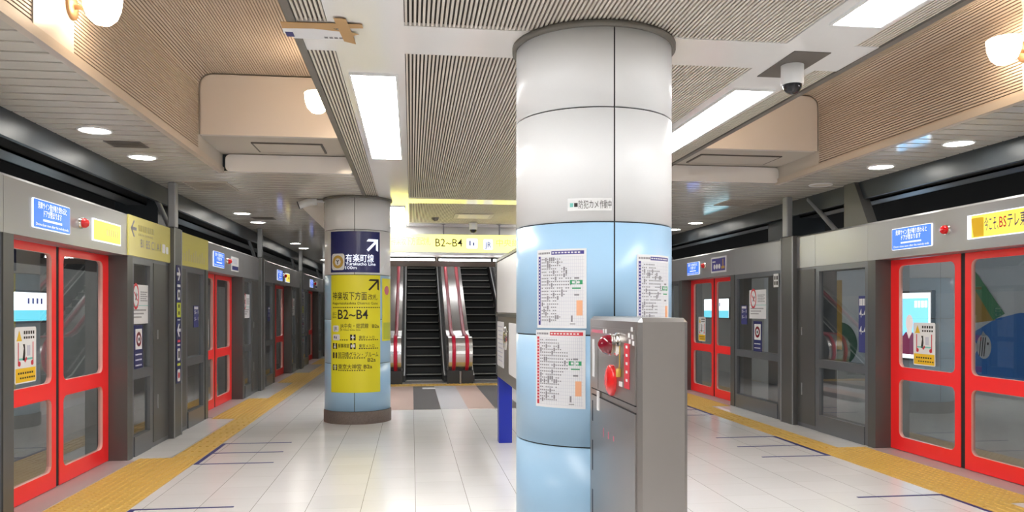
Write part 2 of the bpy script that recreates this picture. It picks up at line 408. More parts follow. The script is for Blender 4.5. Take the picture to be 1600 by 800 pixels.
# soffits with transverse slats
def soffit(x0, x1, y0, y1, nm):
    mb = MB(); y = y0
    while y < y1:
        e = min(y+.18, y1)
        mb.add([(x0,y+.026,ZC),(x1,y+.026,ZC),(x1,e,ZC),(x0,e,ZC),(x0,y+.026,ZC+.02),(x1,y+.026,ZC+.02),(x1,e,ZC+.02),(x0,e,ZC+.02)],
               [(3,2,1,0),(0,1,5,4),(1,2,6,5),(2,3,7,6),(3,0,4,7)]); y += .18
    mb.add([(x0,y0,ZC+.019),(x1,y0,ZC+.019),(x1,y1,ZC+.019),(x0,y1,ZC+.019)], [(3,2,1,0)], 1)
    return struct('ceiling', mb, ['soffit', 'slatgap'])
SL, SR = (-2.92, -1.99), (4.21, 5.09)
YC = 8.62                       # where the coffers end and the soffit runs full width
soffit(SL[0], SL[1], YB, YE, 'l'); soffit(SR[0], SR[1], YB, YE, 'r')
soffit(SL[1], CL-.012, YC, YE, 'l'); soffit(CR+.012, SR[0], YC, YE, 'r')
for n, (x0, x1) in enumerate(((-2.03, -1.975), (4.195, 4.25))):
    mb = MB(); mb.box(x0, x1, YB, YC, ZC-.01, ZC+.05); struct(f'trim_{n+3}', mb, 'trim')
for n, (x0, x1) in enumerate(((-2.965, -2.92), (5.09, 5.135))):
    mb = MB(); mb.box(x0, x1, YB, YE, 2.73, ZC+.03); struct(f'trim_{n+5}', mb, 'fascia')

# coffers: fluted vaults with ribs
def coffer(x0, x1, nm):
    r = .14; zt = 3.7
    path = [(x0, ZC+.05)]; path.append((x0, zt-r))
    for k in range(1, 7): t = radians(180-90*k/6); path.append((x0+r+r*cos(t), zt-r+r*sin(t)))
    path.append((x1-r, zt))
    for k in range(1, 7): t = radians(90-90*k/6); path.append((x1-r+r*cos(t), zt-r+r*sin(t)))
    path.append((x1, ZC+.05))
    seg = [sqrt((b[0]-a[0])**2+(b[1]-a[1])**2) for a, b in zip(path, path[1:])]; T = sum(seg)
    def at(s):
        s = max(0, min(T-1e-6, s))
        for i, L in enumerate(seg):
            if s <= L: break
            s -= L
        a, b = path[i], path[i+1]; t = s/L; d = ((b[0]-a[0])/L, (b[1]-a[1])/L)
        return (a[0]+(b[0]-a[0])*t, a[1]+(b[1]-a[1])*t), (d[1], -d[0])
    n = int(T/P); p = T/n; mb = MB()
    for y0, y1 in ((YB, 4.42), (4.92, 7.66)):
        for i in range(n):
            (a, na), (b, nb) = at(i*p+p*.18), at(i*p+p*.8); d = .009
            a2 = (a[0]-na[0]*d, a[1]-na[1]*d); b2 = (b[0]-nb[0]*d, b[1]-nb[1]*d)
            mb.add([(a[0],y0,a[1]),(b[0],y0,b[1]),(b[0],y1,b[1]),(a[0],y1,a[1]),(a2[0],y0,a2[1]),(b2[0],y0,b2[1]),(b2[0],y1,b2[1]),(a2[0],y1,a2[1])],
                   [(0,1,2,3),(0,3,7,4),(1,5,6,2),(0,4,5,1),(3,2,6,7)])
        for i in range(60):
            (a, na), (b, nb) = at(T*i/60), at(T*(i+1)/60); d = .0085
            q = [(a[0]-na[0]*d, a[1]-na[1]*d), (b[0]-nb[0]*d, b[1]-nb[1]*d)]
            mb.add([(q[0][0],y0,q[0][1]),(q[1][0],y0,q[1][1]),(q[1][0],y1,q[1][1]),(q[0][0],y1,q[0][1])], [(0,1,2,3)], 1)
    struct('ceiling', mb, ['cofslat', 'cofgap'], f'fluted coffer vault over the {nm} side')
    mb = MB()                                           # smooth rib
    ring = [at(T*i/60) for i in range(61)]
    for i in range(60):
        a, na = ring[i]; b, nb = ring[i+1]; q = .006
        a = (a[0]+na[0]*q, a[1]+na[1]*q); b = (b[0]+nb[0]*q, b[1]+nb[1]*q); a2 = (a[0]-na[0]*.03, a[1]-na[1]*.03); b2 = (b[0]-nb[0]*.03, b[1]-nb[1]*.03)
        y0, y1 = 4.42, 4.92
        mb.add([(a[0],y0,a[1]),(b[0],y0,b[1]),(b[0],y1,b[1]),(a[0],y1,a[1]),(a2[0],y0,a2[1]),(b2[0],y0,b2[1]),(b2[0],y1,b2[1]),(a2[0],y1,a2[1])],
               [(0,1,2,3),(0,4,5,1),(3,2,6,7)], 0)
    struct('ceiling', mb, 'beige', f'smooth beige rib across the {nm} coffer')
    # bulkhead closing the coffer: end panel, underside and lower fascia
    g = .02; r = .11; a, b, z0, z1 = x0+g, x1-g, 3.12, zt-.012
    mb = MB()
    q = [(a, z0), (b, z0)]
    for (cx, cz, t0) in ((b-r, z1-r, 0), (a+r, z1-r, 90)):
        for k in range(7): t = radians(t0+90*k/6); q.append((cx+r*cos(t), cz+r*sin(t)))
    mb.prism(q, 'y', 7.66, 7.72); struct('wall_end', mb, 'beige', f'beige end panel of the {nm} coffer')
    mb = MB(); mb.box(x0, x1, 7.72, YC, 3.12, 3.2); mb.box(x0-.08, x0-.02, YB, YC, ZC+.05, 3.9); mb.box(x1+.02, x1+.08, YB, YC, ZC+.05, 3.9); mb.box(x0-.02, x0, 7.66, YC, ZC+.05, 3.9); mb.box(x1, x1+.02, 7.66, YC, ZC+.05, 3.9); mb.box(x0-.06, x1+.06, YB, YC, 3.74, 3.9); mb.box(x0-.02, x1+.02, 7.725, 7.78, 3.2, 3.8)
    mb.box(x0, x1, 7.69, 7.72, 3.124, 3.7)
    struct('ceiling', mb, 'hatch')
    mb = MB(); q = []; xa, xb = x0+.04, x1+.0; r = .05
    for (cx, cz, t0) in ((xb-r, 3.11-r, 0), (xa+r, 3.11-r, 90), (xa+r, ZC+r, 180), (xb-r, ZC+r, 270)):
        for k in range(5): t = radians(t0+90*k/4); q.append((cx+r*cos(t), cz+r*sin(t)))
    mb.prism(q, 'y', YC-.06, YC, 0, True); struct('ceiling', mb, 'band', f'white rounded fascia closing the {nm} coffer')
    mb = MB(); mb.box(x0+.42, x1-.26, 7.95, 8.4, 3.108, 3.119); h = tag(mb.build('access_hatch', 'grille'), f'grey access hatch in the {nm} coffer end', 'hatch')
    mb = MB(); mb.box(x0+.44, x1-.28, 7.97, 8.38, 3.106, 3.108); mb.build('hatch_cover', 'hatch', h)
coffer(-1.99, CL-.012, 'left'); coffer(CR+.012, 4.21, 'right')

# ------------------------------------------------------------------ lamps
def luminaire(x0, x1, y0, y1, label):
    t = thing('ceiling_luminaire', label, 'ceiling light', ((x0+x1)/2, (y0+y1)/2, ZC), 0, 'long ceiling luminaires')
    w, l = (x1-x0)/2, (y1-y0)/2
    mb = MB(); mb.box(-w, w, -l, -l+.012, -.016, 0); mb.box(-w, w, l-.012, l, -.016, 0); mb.box(-w, -w+.012, -l+.012, l-.012, -.016, 0); mb.box(w-.012, w, -l+.012, l-.012, -.016, 0)
    mb.build('frame', 'white', t)
    mb = MB(); mb.box(-w+.012, w-.012, -l+.012, l-.012, -.012, 0); mb.build('diffuser', 'lampw', t)
luminaire(-.383, -.086, 4.88, 7.6, 'long bright ceiling panel light above the navy and yellow sign column')
luminaire(-.383, -.086, 11.15, 13.8, 'long bright ceiling panel light before the escalators')
luminaire(2.105, 2.39, 4.9, 7.6, 'long bright ceiling panel light just beyond the dome camera')
luminaire(2.105, 2.39, 1.0, 3.73, 'long bright ceiling panel light nearer than the dome camera')
luminaire(2.105, 2.39, 11.15, 13.8, 'long ceiling panel light behind the big column')
luminaire(-.383, -.086, 1.0, 3.6, 'long ceiling panel light above the camera')
luminaire(-.383, -.086, -4.6, -2.4, 'added unseen ceiling panel light behind the camera, left')  # this pair is added out of view, for fill light
luminaire(2.105, 2.39, -4.6, -2.4, 'added unseen ceiling panel light behind the camera, right')

def downlight(x, y, label, lit=True):
    t = thing('downlight', label, 'ceiling light', (x, y, ZC), 0, 'round downlights in the soffit')
    mb = MB(); mb.lathe((0,0,0), 'z', [(.135,0),(.135,-.006),(.12,-.012),(.115,-.004)], 28); mb.build('rim', 'white', t)
    mb = MB(); mb.lathe((0,0,0), 'z', [(.113,-.0045),(.09,-.0065),(.001,-.0075)], 24); mb.build('diffuser', 'downw' if lit else 'offw', t)
for i, y in enumerate((6.72, 7.85, 12.27, 13.5, 17.75, 19.1, 23.5, 24.8)):
    downlight(-2.55, y, f'lit round downlight, {ORD[i]} along the left soffit')
for y, q in ((.9, 'beside'), (2.2, 'just ahead of')): downlight(-2.55, y, f'round downlight in the left soffit {q} the camera')
for i, (y, l) in enumerate(((6.28, 1), (7.42, 1), (8.6, 0), (12.65, 1), (13.75, 1), (18.6, 1), (19.7, 1))):
    downlight(4.75, y, f'{"lit" if l else "unlit grey"} round downlight, {ORD[i]} along the right soffit', l)
for y, q in ((.6, 'beside'), (1.8, 'just ahead of')): downlight(4.75, y, f'round downlight in the right soffit {q} the camera')

def sconce(x, y, sg, label):
    t = thing('bowl_lamp', label, 'wall lamp', (x, y, 3.15), 0, 'warm glowing bowl lamps')
    mb = MB(); mb.lathe((0,0,0), 'z', [(.012,0),(.05,.012),(.082,.045),(.102,.1),(.11,.17),(.1,.178),(.001,.18)], 28); mb.build('glass_bowl', 'warm', t)
    mb = MB(); mb.lathe((0,0,0), 'x', [(.075,0),(.075,.012),(.03,.02)] if sg > 0 else [(.075,0),(.075,-.012),(.03,-.02)], 20)
    for i, v in enumerate(mb.v): mb.v[i] = (v[0]-sg*.172, v[1], v[2]+.1)
    mb.tube([(-sg*.155, 0, .1), (-sg*.1, 0, .1)], .014, side=(0,1,0)); mb.build('wall_bracket', 'brass', t)
sconce(-1.81, 4.88, 1, 'warm glowing bowl lamp on the left coffer wall by the beige rib')
sconce(4.03, 4.88, -1, 'warm glowing bowl lamp on the right coffer wall by the beige rib')
sconce(-.80, 6.85, -1, 'warm glowing bowl lamp half hidden behind the centre ceiling edge')
for yy in (2.0, -2.2):  # unseen bowl lamps added to brighten the coffers
    sconce(-.80, yy, -1, f'added unseen bowl lamp on the inner wall of the left coffer, {"above" if yy > 0 else "behind"} the camera'); sconce(2.80, yy, 1, f'added unseen bowl lamp on the inner wall of the right coffer, {"above" if yy > 0 else "behind"} the camera')
sconce(2.80, 6.85, 1, 'warm bowl lamp in the right coffer on its inner wall')

# soffit grilles
for x, y, w, l, lb in ((-2.49, 7.26, .3, .26, 'dark square vent in the left soffit between two downlights'),
                       (-2.35, 9.6, .5, .6, 'square access hatch in the left soffit beside the steel post'),
                       (-2.35, 12.9, .34, .3, 'small vent in the left soffit past the second door'),
                       (4.45, 10.2, .5, .6, 'square access hatch in the right soffit')):
    mb = MB(); mb.box(x-w/2, x+w/2, y-l/2, y+l/2, ZC-.006, ZC)
    t = tag(mb.build('ceiling_vent', 'grille' if w < .4 else 'hatch'), lb, 'vent')
    mb = MB()
    for k in range(6): yy = y-l/2+l*(k+.5)/6; mb.box(x-w/2+.02, x+w/2-.02, yy-.006, yy+.006, ZC-.009, ZC-.006)
    mb.build('louver', 'grille', t)
mb = MB(); mb.box(.66, 1.26, 11.9, 12.5, ZC-.006, ZC); t = tag(mb.build('access_hatch', 'hatch'), 'ceiling access hatch above the escalator sign', 'hatch')
mb = MB(); mb.box(.72, 1.2, 11.96, 12.44, ZC-.009, ZC-.006); mb.build('hatch_cover', 'slat', t)
# dome cameras
def dome(x, y, r, label, plate=True):
    t = thing('dome_camera', label, 'security camera', (x, y, ZC))
    if plate: mb = MB(); mb.box(-.11, .11, -.24, .24, -.005, 0); mb.build('mounting_plate', 'grille', t)
    mb = MB(); mb.lathe((0,0,-.005), 'z', [(r,0),(r,-.1),(r*.97,-.115)], 32); mb.build('housing', 'white', t)
    mb = MB(); mb.lathe((0,0,-.115), 'z', [(r*.86,0)]+[(r*.84*cos(radians(a)), -.005-r*.84*sin(radians(a))) for a in range(0, 86, 12)], 28); mb.build('dome', 'dome', t)
dome(2.25, 4.4, .066, 'white dome camera with smoked dome on the right ceiling band')
dome(1.03, 13.1, .07, 'small dome camera on the ceiling before the escalators', False)
mb = MB(); mb.lathe((.376, 12.5, ZC), 'z', [(.06,0),(.05,-.03),(.02,-.05)], 16); tag(mb.build('smoke_detector', 'grille'), 'small detector on the ceiling left of the escalator sign rods', 'detector')

# taped paper on the white ceiling crossing
t = thing('taped_paper_sheet', 'white paper strip taped to the ceiling corner with brown tape', 'paper', (-.45, 4.17, ZC))
def flat(pts, n0, n1):
    mb = MB(); mb.prism([(x+.45, y-4.17) for x, y in pts], 'z', n1, n0); return mb
flat([(-.66,4.13),(-.36,4.125),(-.345,4.285),(-.62,4.285),(-.665,4.21)], -.003, -.008).build('sheet', 'paper', t)
flat([(-.655,4.045),(-.25,4.03),(-.247,4.085),(-.40,4.105),(-.36,4.15),(-.5,4.12),(-.66,4.135)], -.008, -.010).build('brown_tape', 'kraft', t)
flat([(-.385,3.955),(-.325,3.96),(-.31,4.15),(-.275,4.17),(-.305,4.2),(-.30,4.33),(-.36,4.29),(-.375,4.1)], -.010, -.012).build('brown_tape', 'kraft', t)
mb = MB(); mb.box(-.205, -.165, .02, .09, -.009, -.008); mb.build('blue_print', 'navyl', t)
mb = MB()
for k in range(4): mb.box(-.01+k*.026, .008+k*.026, .07, .095, -.009, -.008)
mb.build('lettering', 'inkgrey', t)

# ------------------------------------------------------------------ columns
def colmap(R, th0):
    return lambda n, s, z: (sin(th0+s/R)*(R+n), -cos(th0+s/R)*(R+n), z)
RC = .43
def column(cx, cy, seam, label):
    t = thing('column', label, 'column', (cx, cy, 0))
    mb = MB(); mb.lathe((0,0,0), 'z', [(RC+.012,0),(RC+.012,.15),(RC-.01,.16)], 64); mb.build('stone_base', 'stone', t)
    mb = MB(); mb.lathe((0,0,0), 'z', [(RC-.008,.15),(RC-.008,2.92)], 64); mb.build('core', 'seam', t)
    mb = MB(); mb.lathe((0,0,0), 'z', [(RC+.012,2.9),(RC+.022,2.9),(RC+.022,2.928),(RC-.01,2.928)], 64); mb.build('collar', 'ring', t)
    g = .0035
    for z0, z1, m in ((.16,.774,'colblue'),(.774,1.342,'colblue'),(1.342,1.916,'colblue'),(1.916,2.496,'colwhite'),(2.496,2.91,'colwhite')):
        for h in (0, 1):
            mb = MB(); n = 40; a0 = seam+h*pi+g/RC; a1 = seam+h*pi+pi-g/RC; pts = []
            for k in range(n+1):
                a = a0+(a1-a0)*k/n
                for r, z in ((RC-.008, z0+g), (RC, z0+g), (RC, z1-g), (RC-.008, z1-g)): pts.append((sin(a)*r, -cos(a)*r, z))
            fs = [(4*k+j, 4*k+4+j, 4*k+5+j, 4*k+1+j) for k in range(n) for j in range(3)]
            mb.add(pts, fs, 0, False)
            for i in range(len(mb.f)): mb.sm[i] = (i % 3 == 1)
            mb.build('enamel_panel', m, t)
    return t
C1 = (1.007, 4.27); C2 = (-.71, 10.58)
column(*C1, radians(1.1), 'big round column with white top and sky-blue base and timetables')
column(*C2, radians(-1.6), 'far round column with navy and yellow signs')
column(2.72, 10.58, radians(-1.6), 'round column hidden behind the big column')

def on_col(name, label, cat, c, th, R=RC, group=None):
    return thing(name, label, cat, (c[0], c[1], 0), radians(th), group)   # children meshes use colmap(R,0)
CM = colmap(RC, 0.)

# timetables on the near column
def timetable(th, z0, z1, w, accent, label, hid=False):
    t = on_col('timetable_poster', label, 'poster', C1, th, group='timetable posters on the big column'); h = z1-z0
    mb = MB(CM); mb.rect(-w/2, w/2, z0, z1, .001, .003, sub=16); mb.build('sheet', 'paper', t)
    mb = MB(CM); mb.rect(-w*.17, w/2-.012, z1-.028, z1-.01, .003, .0036, sub=8); mb.rect(-w/2+.01, -w/2+.024, z0+.015, z1-.035, .003, .0036); mb.build('coloured_band', accent, t)
    mb = MB(CM)
    for k in range(9): x = -w*.15+k*w*.062; mb.rect(x, x+w*.04, z1-.0225, z1-.0155, .0036, .0041)
    nr = 20
    for k in range(nr): z = z1-.05-k*(h-.075)/nr; mb.rect(-w/2+.014, -w/2+.02, z-.004, z+.003, .0036, .0041)
    mb.build('band_lettering', 'paper', t)
    mb = MB(CM)
    for k in range(24): x = -w/2+.03+k*(w-.04)/24; mb.rect(x, x+.0012, z0+.012, z1-.04, .003, .0034)
    for k in range(21): z = z1-.04-k*(h-.055)/20; mb.rect(-w/2+.026, w/2-.012, z, z+.0012, .003, .0034, sub=10)
    mb.build('ruled_grid', 'gridc', t)
    mb = MB(CM); rnd = random.Random(int(w*1000+z0*100))
    for k in range(nr):
        z = z1-.05-k*(h-.075)/nr; nn = 8+int(6*math.exp(-((k-7)/4.)**2)+rnd.random()*3); 
        for j in range(nn):
            x = -w/2+.032+j*w*.042
            if rnd.random() < .9: mb.rect(x, x+w*.024, z-.004, z+.002, .0034, .004)
            if rnd.random() < .10: mb.rect(x, x+w*.03, z-.012, z+.008, .0034, .004)
    for k in range(8): x = -w/2+.01+k*.011; mb.rect(x, x+.008, z1-.024, z1-.014, .003, .0036) if x < -w*.2 else None
    for zz in (.37, .58): mb.rect(w*.28, w*.37, z1-h*zz-.004, z1-h*zz+.004, .0034, .004)
    mb.rect(w*.2, w*.3, z0+h*.05, z0+h*.06, .0034, .004); mb.rect(w*.22, w*.25, z0+h*.08, z0+h*.16, .0034, .004)
    mb.build('figure_lettering', 'inkgrey', t)
    mb = MB(CM); mb.rect(w*.2, w*.43, z1-h*.45, z1-h*.395, .0034, .0042); mb.rect(w*.24, w*.4, z1-h*.505, z1-h*.49, .0034, .0042); mb.build('green_box', 'green', t)
    mb = MB(CM); mb.rect(w*.24, w*.29, z1-h*.435, z1-h*.41, .0042, .0047); mb.rect(w*.33, w*.38, z1-h*.435, z1-h*.41, .0042, .0047); mb.build('box_lettering', 'paper', t)
    mb = MB(CM); mb.rect(w*.32, w*.43, z0+h*.16, z1-h*.65, .0034, .0042); mb.build('orange_box', 'orange', t)
timetable(-36.5, 1.378, 1.782, .282, 'purple', 'purple-headed timetable poster, upper one on the column front')
timetable(-37.5, .97, 1.368, .287, 'redp', 'red-headed timetable poster below the purple one on the column')
timetable(35.5, 1.35, 1.755, .27, 'purple', 'purple-headed timetable poster above the steel cabinet')
# camera notice sticker
t = on_col('camera_notice', 'small white notice sticker on the white part of the column', 'sticker', C1, -15.7)
mb = MB(CM); mb.rect(-.112, .112, 1.972, 2.036, .001, .0025, sub=8); mb.build('sheet', 'white', t)
mb = MB(CM); mb.rect(-.10, -.082, 1.992, 2.012, .0025, .003); mb.build('cyan_square', 'teal', t)
mb = MB(CM); mb.rect(-.078, -.06, 1.992, 2.012, .0025, .003); mb.text('防犯カメ', -.055, 1.986, .034, .0032, w=.1); mb.text('作動中', .062-.01, 1.986, .034, .0032, w=.058); mb.build('lettering', 'ink', t)

# signs on the far column
def arrow_ur(mb, cx, cz, s, n, mi=0, th=.26):   # arrow pointing up and right
    k = s*th; h = s*.5; a, b = cx+h, cz+h
    mb.slab([(cx-h, cz-h+k*.55), (cx-h+k*.55, cz-h), (a-k*.3, b-k*.85), (a-k*.85, b-k*.3)], n-.001, n, mi)
    mb.slab([(cx-h*.75, b), (a, b), (a, b-k*.75), (cx-h*.75-k*.5, b-k*.75)], n-.001, n, mi)
    mb.slab([(a, b), (a, cz-h*.75-k*.4), (a-k*.75, cz-h*.75), (a-k*.75, b)], n-.001, n, mi)
t = on_col('line_direction_sign', 'navy direction sign with white arrow on the far column', 'sign', C2, -2.)
w2 = .345
mb = MB(CM); mb.rect(-w2, w2, 1.945, 2.472, .001, .004, sub=28); mb.build('board', 'navyb', t)
mb = MB(CM); arrow_ur(mb, .235, 2.295, .16, .006); mb.text('有楽町線', -.11, 2.085, .082, .008, w=.36, bold=.012); mb.text('Yurakucho Line', -.11, 2.035, .042, .008, w=.385, bold=.012); mb.text('100m', -.11, 1.985, .042, .008, w=.14); mb.build('lettering', 'signw', t)
mb = MB(CM); mb.rrect(-.32, -.125, 1.975, 2.185, .03, .004, .005); mb.build('line_badge', 'paper', t)
mb = MB(CM); mb.disc(-.2225, 2.08, .083, .005, .0058, seg=28); mb.build('badge_ring', 'gold', t)
mb = MB(CM); mb.disc(-.2225, 2.08, .046, .0058, .0064, seg=24); mb.build('badge_centre', 'paper', t)
mb = MB(CM); mb.text('Y', -.2225, 2.052, .058, .008, al='C', bold=.03); mb.build('badge_letter', 'ink', t)
t = on_col('exit_direction_sign', 'tall yellow exit direction sign on the far column', 'sign', C2, -1.)
mb = MB(CM); mb.rect(-.345, .345, .405, 1.912, .001, .004, sub=28); mb.build('board', 'yelpaper', t)
mb = MB(CM); N = .0075
arrow_ur(mb, .245, 1.785, .15, .006, th=.2)
mb.build('arrow', 'ink', t)
mb = MB(CM); mb.text('神楽坂下方面', -.31, 1.60, .085, N, w=.46, bold=.004); mb.build('lettering', 'ink', t)
mb = MB(CM); mb.text('改札', .165, 1.60, .06, N, w=.13); mb.build('lettering', 'ink', t)
mb = MB(CM); mb.text('Kagurazakashita District Gate', -.31, 1.535, .034, N, w=.61); mb.build('lettering', 'ink', t)
mb = MB(CM); mb.text('出口', -.31, 1.40, .035, N, w=.06); mb.build('lettering', 'ink', t)
mb = MB(CM); mb.text('Exits', -.31, 1.36, .03, N, w=.06); mb.build('lettering', 'ink', t)
mb = MB(CM); mb.text('B2~B4', -.225, 1.35, .125, N, w=.39, bold=.012); mb.build('lettering', 'ink', t)
mb = MB(CM); mb.text('JR中央・総武線', -.19, 1.235, .05, N, w=.36); mb.build('lettering', 'ink', t)
mb = MB(CM); mb.text('B2a', .22, 1.235, .045, N, w=.1, bold=.01); mb.build('lettering', 'ink', t)
mb = MB(CM); mb.text('JR Chuo Sobu Line', -.19, 1.2, .022, N, w=.26); mb.build('lettering', 'ink', t)
mb = MB(CM); mb.text('東京メトロ', .05, 1.095, .036, N, w=.2); mb.build('lettering', 'ink', t)
mb = MB(CM); mb.text('東京メトロ', .05, .985, .036, N, w=.2); mb.build('lettering', 'ink', t)
mb = MB(CM); mb.text('駅事務室', -.22, .985, .042, N, w=.15); mb.build('lettering', 'ink', t)
mb = MB(CM); mb.text('飯田橋グラン・ブルーム', -.22, .865, .055, N, w=.53); mb.build('lettering', 'ink', t)
mb = MB(CM); mb.text('B2a', .16, .80, .05, N, w=.11, bold=.01); mb.build('lettering', 'ink', t)
mb = MB(CM); mb.text('東京大神宮', -.22, .71, .055, N, w=.3); mb.build('lettering', 'ink', t)
mb = MB(CM); mb.text('B2a', .11, .715, .05, N, w=.11, bold=.01); mb.build('lettering', 'ink', t)
mb = MB(CM)
for z, a, b in ((1.49, -.31, .33), (1.075, .05, .32), (.965, .05, .3), (.845, -.22, .13), (.685, -.22, .11), (1.075, -.2, -.1)):
    x = a
    while x < b: mb.rect(x, x+.018, z, z+.012, .004, .005); x += .03
mb.build('small_lettering', 'ink', t)
for kd, x, z in (('building', -.295, .845), ('shrine', -.295, .69), ('office', -.295, .965), ('lift', -.045, .965), ('stairs', -.045, 1.075)):
    mb = MB(CM); mb.rect(x-.015, x+.055, z, z+.075, .004, .0052); p = mb.build('pictogram', 'ink', t)
    if kd == 'building': continue
    mb = MB(CM); x += .02; z += .04
    if kd == 'shrine': mb.rect(x-.024, x+.024, z+.01, z+.02, .0052, .006); mb.rect(x-.018, x-.011, z-.025, z+.01, .0052, .006); mb.rect(x+.011, x+.018, z-.025, z+.01, .0052, .006)
    elif kd == 'office': mb.disc(x, z+.012, .01, .0052, .006, seg=10); mb.slab([(x-.02, z-.025), (x+.02, z-.025), (x+.008, z+.004), (x-.008, z+.004)], .0052, .006)
    elif kd == 'lift': mb.rect(x-.024, x-.004, z-.02, z+.015, .0052, .006); mb.rect(x+.004, x+.024, z-.02, z+.02, .0052, .006)
    else: mb.rect(x-.006, x+.006, z-.024, z+.024, .0052, .006); mb.rect(x-.022, x+.022, z-.006, z+.006, .0052, .006)
    mb.build('pictogram_figure', 'paper', p)
for q, xx in (((-.31, -.215, 1.185, 1.265), 0), ((-.31, -.2, 1.075, 1.15), 1)):
    mb = MB(CM); mb.rrect(*q, .01, .004, .005); p = mb.build('pictogram', 'paper', t)
    mb = MB(CM)
    if not xx: mb.text('JR', -.2625, 1.205, .045, .0065, al='C', w=.05)
    else: mb.rect(-.29, -.275, 1.1, 1.13, .005, .006); mb.rect(-.262, -.247, 1.095, 1.125, .005, .006)
    mb.build('pictogram_figure', 'navyl', p)
t = on_col('side_poster', 'narrow yellow poster on the right flank of the far column', 'poster', C2, 66.)
mb = MB(CM); mb.rect(-.12, .12, 1.06, 1.875, .001, .004, sub=10); mb.build('sheet', 'yelpaper', t)
mb = MB(CM); mb.disc(-.02, 1.72, .06, .004, .005, seg=16); mb.build('pink_blossom', 'magenta', t)
mb = MB(CM); mb.rect(-.1, .1, 1.08, 1.3, .004, .005, sub=6); mb.build('green_corner', 'lime', t)
# bracket speaker beside the far column
t = thing('bracket_camera', 'white tubular camera on a triangular bracket beside the far column', 'security camera', (-1.14, 10.6, 2.9))
mb = MB(); mb.prism([(-.01, -.36), (-.01, .02), (-.12, .02), (-.30, -.04), (-.29, -.09)], 'y', -.02, .02); mb.build('bracket', 'beige', t)
mb = MB(); mb.tube([(-.33, -.07, -.06), (-.2, -.05, -.015), (-.1, -.04, 0)], .05, seg=18, side=(0,0,1)); mb.build('housing', 'white', t)
mb = MB(); mb.tube([(-.338, -.071, -.063), (-.33, -.07, -.06)], .052, seg=18, side=(0,0,1)); mb.build('lens_rim', 'rubber', t)
mb = MB(); mb.tube([(-.1, -.04, 0), (0, -.02, .0)], .018, side=(0,0,1)); mb.build('arm', 'white', t)

# ------------------------------------------------------------------ platform screen doors (local: x out to the platform, y along)
HD0, HD1 = 1.995, 2.40
def header(mb, y0, y1):
    mb.prism([(-.3, HD0), (0, HD0), (0, HD1-.02), (-.02, HD1), (-.3, HD1)], 'y', y0+.002, y1-.002)
def door_unit(label, loc, rz):
    t = thing('platform_screen_door', label, 'platform door', loc, rz, 'red platform screen doors')
    for sg in (-1, 1):
        y0, y1 = (-1.09, -.028) if sg < 0 else (.028, 1.09)
        oi, ii = (.14, .08); a0, a1 = (y0+oi, y1-ii) if sg < 0 else (y0+ii, y1-oi)
        mb = MB(); mb.hole(y0, y1, .81, 1.99, a0, a1, .875, 1.925, .06, -.215, -.175, wi=1); mb.hole(y0, y1, .012, .81, a0, a1, .15, .745, .06, -.215, -.175, wi=1)
        lf = mb.build('door_leaf', ['red', 'edgeglare'], t)
        for b0, b1 in ((.875, 1.925), (.15, .745)):
            mb = MB(); mb.box(-.2, -.194, a0-.01, a1+.01, b0-.01, b1+.01); mb.build('window_pane', 'glass', lf)
        mb = MB(); s0 = -.028 if sg < 0 else .0; mb.box(-.21, -.18, s0, s0+.028, .012, 1.99); mb.build('rubber_seal', 'rubber', lf)
        if (sg < 0) == (rz == 0):         # warning sticker on the leaf nearer the camera for the left screen, farther for the right
            pass
        j0 = sg*1.09
        mb = MB(); mb.box(-.28, 0, min(j0, sg*1.23), max(j0, sg*1.23), 0, HD0); mb.build('jamb', 'psd', t)
    mb = MB(); header(mb, -1.23, 1.23); mb.build('header_box', 'header', t)
    mb = MB(); mb.box(-.25, .06, -1.09, 1.09, 0, .006); mb.build('threshold', 'sill', t)
    # sticker
    c = -.545
    lf = [o for o in bpy.data.objects if o.parent == t and o.name.startswith('door_leaf')][0]
    mb = MB(); mb.rrect(c-.165, c+.165, .915, 1.34, .02, -.175, -.172); st = mb.build('warning_sticker', 'white', lf)
    return t
def stick_parts(leaf):
    c = -.545; q = [o for o in bpy.data.objects if o.parent == leaf and o.name.startswith('warning_sticker')][0]
    return q
def sticker_print(t):
    # printed marks of the warning sticker live in the same mesh as sub-part of the leaf
    c = -.545; n0, n1 = -.172, -.1712
    lf = [o for o in bpy.data.objects if o.parent == t and o.name.startswith('door_leaf')][0]
    mb = MB(); mb.rect(c-.155, c+.155, .925, 1.03, n0, n1, 0)
    mb.poly([(c-.14, 1.235), (c-.06, 1.235), (c-.1, 1.315)], n0, n1, 0)
    for k in range(5): mb.rect(c-.03+k*.035, c-.008+k*.035, 1.285, 1.31, n0, n1, 1); mb.rect(c-.03+k*.035, c-.008+k*.035, 1.25, 1.268, n0, n1, 1)
    for k in range(7): mb.rect(c-.12+k*.035, c-.098+k*.035, .985, 1.0, n1, n1+.0006, 1); mb.rect(c-.09+k*.035, c-.068+k*.035, .95, .962, n1, n1+.0006, 1)
    mb.poly([(c-.05, 1.09), (c-.03, 1.18), (c-.045, 1.21), (c-.015, 1.21), (c-.008, 1.14), (c-.018, 1.085)], n0, n1, 1)
    mb.rect(c-.12, c-.108, 1.05, 1.225, n0, n1, 2); mb.rect(c+.108, c+.12, 1.05, 1.225, n0, n1, 2)
    mb.poly([(c-.01, 1.07), (c+.02, 1.1), (c+.005, 1.115), (c-.025, 1.085)], n1, n1+.0006, 2); mb.disc(c-.1, 1.065, .02, n1, n1+.0006, 2); mb.disc(c+.1, 1.065, .02, n1, n1+.0006, 2)
    mb.rect(c-.105, c+.105, 1.09, 1.105, n0, n1, 3); mb.rect(c+.02, c+.07, 1.12, 1.2, n0, n1, 4)
    mb.build('sticker_print', ['amber', 'ink', 'redp', 'teal', 'gridc'], lf)

